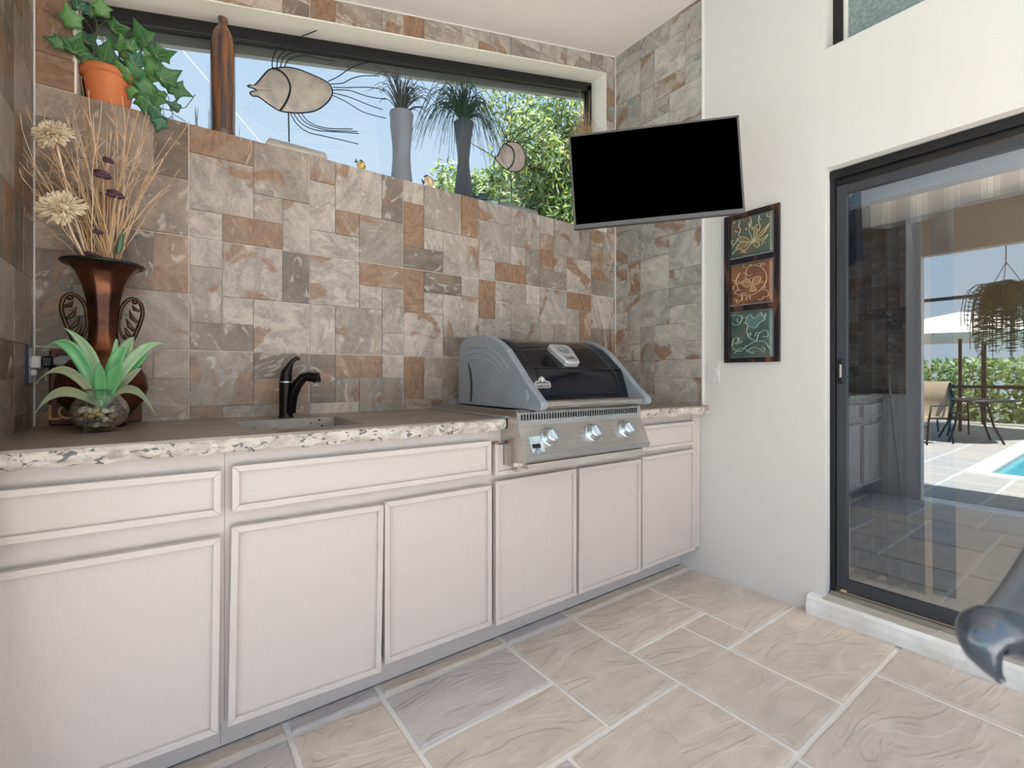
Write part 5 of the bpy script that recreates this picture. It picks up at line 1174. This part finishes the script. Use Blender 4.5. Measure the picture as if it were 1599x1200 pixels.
def sling_chair(x, y, a, lab):
    t = thing('patio_chair', (x, y, 0), lab, 'chair', 'patio chairs by the pool'); R_ = Matrix.Rotation(a, 3, 'Z')
    def W(p): return Vector((x, y, 0))+R_ @ Vector(p)
    for sx in (-1, 1):
        obj('side_frame', MB().tube([W((sx*.26, .28, 0)), W((sx*.27, .25, .42)), W((sx*.28, .2, .66)), W((sx*.28, -.2, .66)), W((sx*.25, -.28, 1.05))], .016, 6).tube([W((sx*.27, .22, .45)), W((sx*.26, -.22, .44)), W((sx*.26, -.34, 0))], .016, 6), M['black_metal'], t)
    obj('sling', MB().grid(lambda u, v: W(((u-.5)*.5, [.26, .1, -.1, -.22, -.25, -.29][min(5, int(v*5))], [.44, .43, .43, .46, .75, 1.07][min(5, int(v*5))])), 4, 5), mat('tan_sling', (.42, .30, .18), .8), t, solid=.012)
    obj('cross_bar', MB().tube([W((-.26, .25, .3)), W((.26, .25, .3))], .012, 6), M['black_metal'], t)
sling_chair(-5.35, 2.4, -1.2, 'tan sling patio chair facing the table'); sling_chair(-7.3, 2.5, 1.9, 'tan sling patio chair on the far side of the table'); sling_chair(-6.3, 3.1, 2.9, 'tan sling patio chair with its back to the hedge')
tb = thing('patio_table', (-6.3, 1.95, 0), 'round dark metal patio table by the pool', 'table')
obj('table_top', MB().lathe([(.0, .72), (.62, .72), (.63, .735), (.62, .75), (0, .75)], (-6.3, 1.95, 0), 28), M['black_metal'], tb)
for k in range(4):
    q = k*PI/2+.4; obj('leg', MB().tube([(-6.3+.25*math.cos(q), 1.95+.25*math.sin(q), .72), (-6.3+.35*math.cos(q), 1.95+.35*math.sin(q), .3), (-6.3+.5*math.cos(q), 1.95+.5*math.sin(q), 0)], .018, 6), M['black_metal'], tb)
um = thing('patio_umbrella', (-8.1, 2.4, 0), 'wide cream patio umbrella shading the table', 'umbrella')
ucn = Vector((-8.1, 2.4, 0)); um_m = mat('umbrella_canvas', (.78, .70, .63), .8)
obj('canopy', MB().lathe([(2.1, 1.95), (1.4, 2.15), (.6, 2.38), (.02, 2.5)], ucn, 8, False), um_m, um, solid=.01)
obj('pole', MB().tube([ucn, ucn+Vector((0, 0, 2.45))], .03, 8), M['black_metal'], um)
for k in range(8):
    q = k*PI/4; obj('rib', MB().tube([ucn+Vector((0, 0, 2.42)), ucn+Vector((2.05*math.cos(q), 2.05*math.sin(q), 1.93))], .010, 5), M['black_metal'], um)
hm_ = [leafm('hedge_a', (.30, .38, .16)), leafm('hedge_b', (.12, .22, .08)), leafm('hedge_c', (.45, .50, .28))]
hg_ = thing('hedge', (-11.5, 3.5, 0), 'clipped green hedge along the far side of the deck', 'hedge')
hrg = random.Random(4); hmb = [MB(), MB(), MB()]
for k in range(9000):
    p = Vector((hrg.uniform(-12.4, -11.2), hrg.uniform(-3, 9), hrg.uniform(0, 1.6))); a = Vector((hrg.gauss(0, 1), hrg.gauss(0, 1), hrg.gauss(0, 1))).normalized(); b = a.orthogonal().normalized(); s_ = hrg.uniform(.06, .12)
    hmb[k % 3].add([p-a*s_, p+b*s_*.5, p+a*s_, p-b*s_*.5], [(0, 1, 2, 3)])
for mb, m_ in zip(hmb, hm_): obj('foliage', mb, m_, hg_, kind='stuff')
pf = [leafm('palm_a', (.10, .20, .12)), leafm('palm_b', (.22, .30, .16))]
def palm(x, y, h, R0, seed, lab):
    t = thing('palm_tree', (x, y, 0), lab, 'palm tree'); rg_ = random.Random(seed)
    obj('trunk', MB().tube([(x, y, 0), (x+.1, y, h*.5), (x, y, h)], [.16, .12, .11], 8), bark, t)
    for k in range(13):
        q = k*2*PI/13+rg_.uniform(-.2, .2); up_ = rg_.uniform(.2, 1.0); mb = MB(); c = Vector((x, y, h)); pts = []
        for i in range(9):
            u = i/8; pts.append(c+Vector((math.cos(q)*R0*u, math.sin(q)*R0*u, R0*(up_*u-1.1*u*u))))
        mb.tube(pts, .015, 4)
        for i in range(1, 9):
            for j in range(3):
                u = (i-1+j/3)/8; p = pts[i-1].lerp(pts[i], j/3); d_ = (pts[i]-pts[i-1]).normalized(); sd_ = d_.cross(Vector((0, 0, 1))).normalized()
                for sg_ in (-1, 1):
                    e_ = p+(sd_*sg_*.8+d_*.5+Vector((0, 0, -.35))).normalized()*R0*.32*math.sin(PI*(.15+.8*u)); mb.add([p, p+d_*.05, e_], [(0, 1, 2)])
        obj('frond', mb, pf[k % 2], t)
palm(-14.2, 1.2, 3.3, 2.2, 1, 'palm tree beyond the hedge, nearer the pool'); palm(-15, 7.6, 3.8, 2.4, 2, 'taller palm tree beyond the hedge, farther along')
scn = thing('screen_enclosure', (-9.5, 3, 0), 'dark metal frame of the pool screen enclosure', 'screen frame')
for y in (-6, -3.2, -.4, 2.4, 5.2, 8): obj('post', MB().box((-10.5, y-.04, 0), (-10.42, y+.04, 3.1)), M['black_metal'], scn)
for z in (.9, 3.1): obj('beam', MB().box((-10.52, -6, z-.04), (-10.40, 8, z+.04)), M['black_metal'], scn)
sf = MB().box((XL-.7, -1.7, 2.47), (XL-.1, 1.6, 2.55)); sf.box((XL-.75, -1.7, 2.42), (XL-.7, 1.6, 2.60)); obj('trim_7', sf, M['white_trim'], kind='structure')
# hanging fern
hf = Vector((-.72, .78, 0)); fe = thing('hanging_fern', (hf.x, hf.y, 2.28), 'bushy fern hanging in a basket on a hook under the porch header', 'fern')
obj('hook', MB().tube([hf+Vector((0, 0, 2.47)), hf+Vector((0, 0, 2.3)), hf+Vector((0, 0, 2.25)), hf+Vector((.02, 0, 2.22)), hf+Vector((0, 0, 2.19))], .004, 6), M['black_metal'], fe)
for k in range(3):
    q = k*2*PI/3; obj('chain', MB().tube([hf+Vector((0, 0, 2.19)), hf+Vector((.15*math.cos(q), .15*math.sin(q), 1.92))], .003, 5), M['black_metal'], fe)
obj('basket', MB().lathe([(.08, 1.78), (.15, 1.84), (.16, 1.92), (.13, 1.92)], hf, 20), mat('basket_brown', (.12, .08, .05), .8), fe)
fr_ = random.Random(8); fmb = MB()
for k in range(70):
    q = fr_.uniform(0, 2*PI); R0 = fr_.uniform(.16, .30); dp = fr_.uniform(.25, .6); pts = []
    for i in range(8):
        u = i/7; pts.append(hf+Vector((math.cos(q)*R0*math.sin(u*PI*.55), math.sin(q)*R0*math.sin(u*PI*.55), 1.92+.14*math.sin(u*PI)-dp*u*u)))
    fmb.tube(pts, .003, 4)
    for i in range(7):
        for j in range(3):
            p = pts[i].lerp(pts[i+1], j/3); d_ = (pts[i+1]-pts[i]).normalized(); sd_ = d_.cross(Vector((math.cos(q), math.sin(q), .3))).normalized()
            for sg_ in (-1, 1): fmb.add([p-d_*.008, p+d_*.008, p+sd_*sg_*.045], [(0, 1, 2)])
obj('fronds', fmb, leafm('fern_green', (.02, .10, .05), .1), fe, kind='stuff')
obj('leaning_pole', MB().tube([(-.27, 1.41, .0), (-.335, 1.53, 1.17)], .010, 8), mat('pole_grey', (.45, .42, .38), .5), label='thin grey pole leaning on the end of the left wall, mirrored in the door glass', cat='pole')

# ------------------------------------------------------------------ chair in the right foreground, very close to the camera
bc_ = thing('bar_chair', (.80, -.12, 0), 'blurred dark metal bar chair with a curled arm at the right edge of the photo', 'chair')
gun = mat('gunmetal_grey', (.10, .115, .14), .25, .7); slg = mat('grey_sling', (.13, .13, .14), .8, var=.05)
S_ = .40
armp = [PS(1562, 1062, S_), PS(1546, 1040, S_), PS(1533, 1012, S_), PS(1534, 990, S_), PS(1560, 985, S_+.01), PS(1610, 1000, S_+.03), PS(1680, 1010, S_+.07)]
arm_mb = MB().tube(smooth(armp), [.004]*2+[.006, .008, .010, .0125, .0135, .015, .0165, .018, .019, .0195]+[.020]*7, 16)
obj('arm', arm_mb, gun, bc_, label='curled metal arm end')
obj('arm', MB().tube([PS(1680, 1010, S_+.07), Vector((.95, .05, .93)), Vector((1.05, -.05, .9))], .014, 8), gun, bc_)
bk = MB().grid(lambda u, v: PS(1534-14*v+(90+100*v)*u+72*v*(1-v)*.3+70*(1-v)*(1-u), 862+115*v-25*u*(1-v), .55), 6, 6)
obj('sling_back', bk, slg, bc_, solid=.012)
for (a, b) in ((.62, .1), (1.05, .0), (.95, -.5), (.55, -.4)): obj('leg', MB().tube([(a, b, 0), (a*.3+.8*.7, b*.5-.1, .74)], .013, 8), gun, bc_)
obj('seat', MB().box((.62, -.40, .72), (1.02, .02, .76), .015), slg, bc_)
obj('back_post', MB().tube([(1.0, -.1, .74), (1.0, .05, 1.0), (1.05, -.05, 1.2)], .013, 8), gun, bc_)
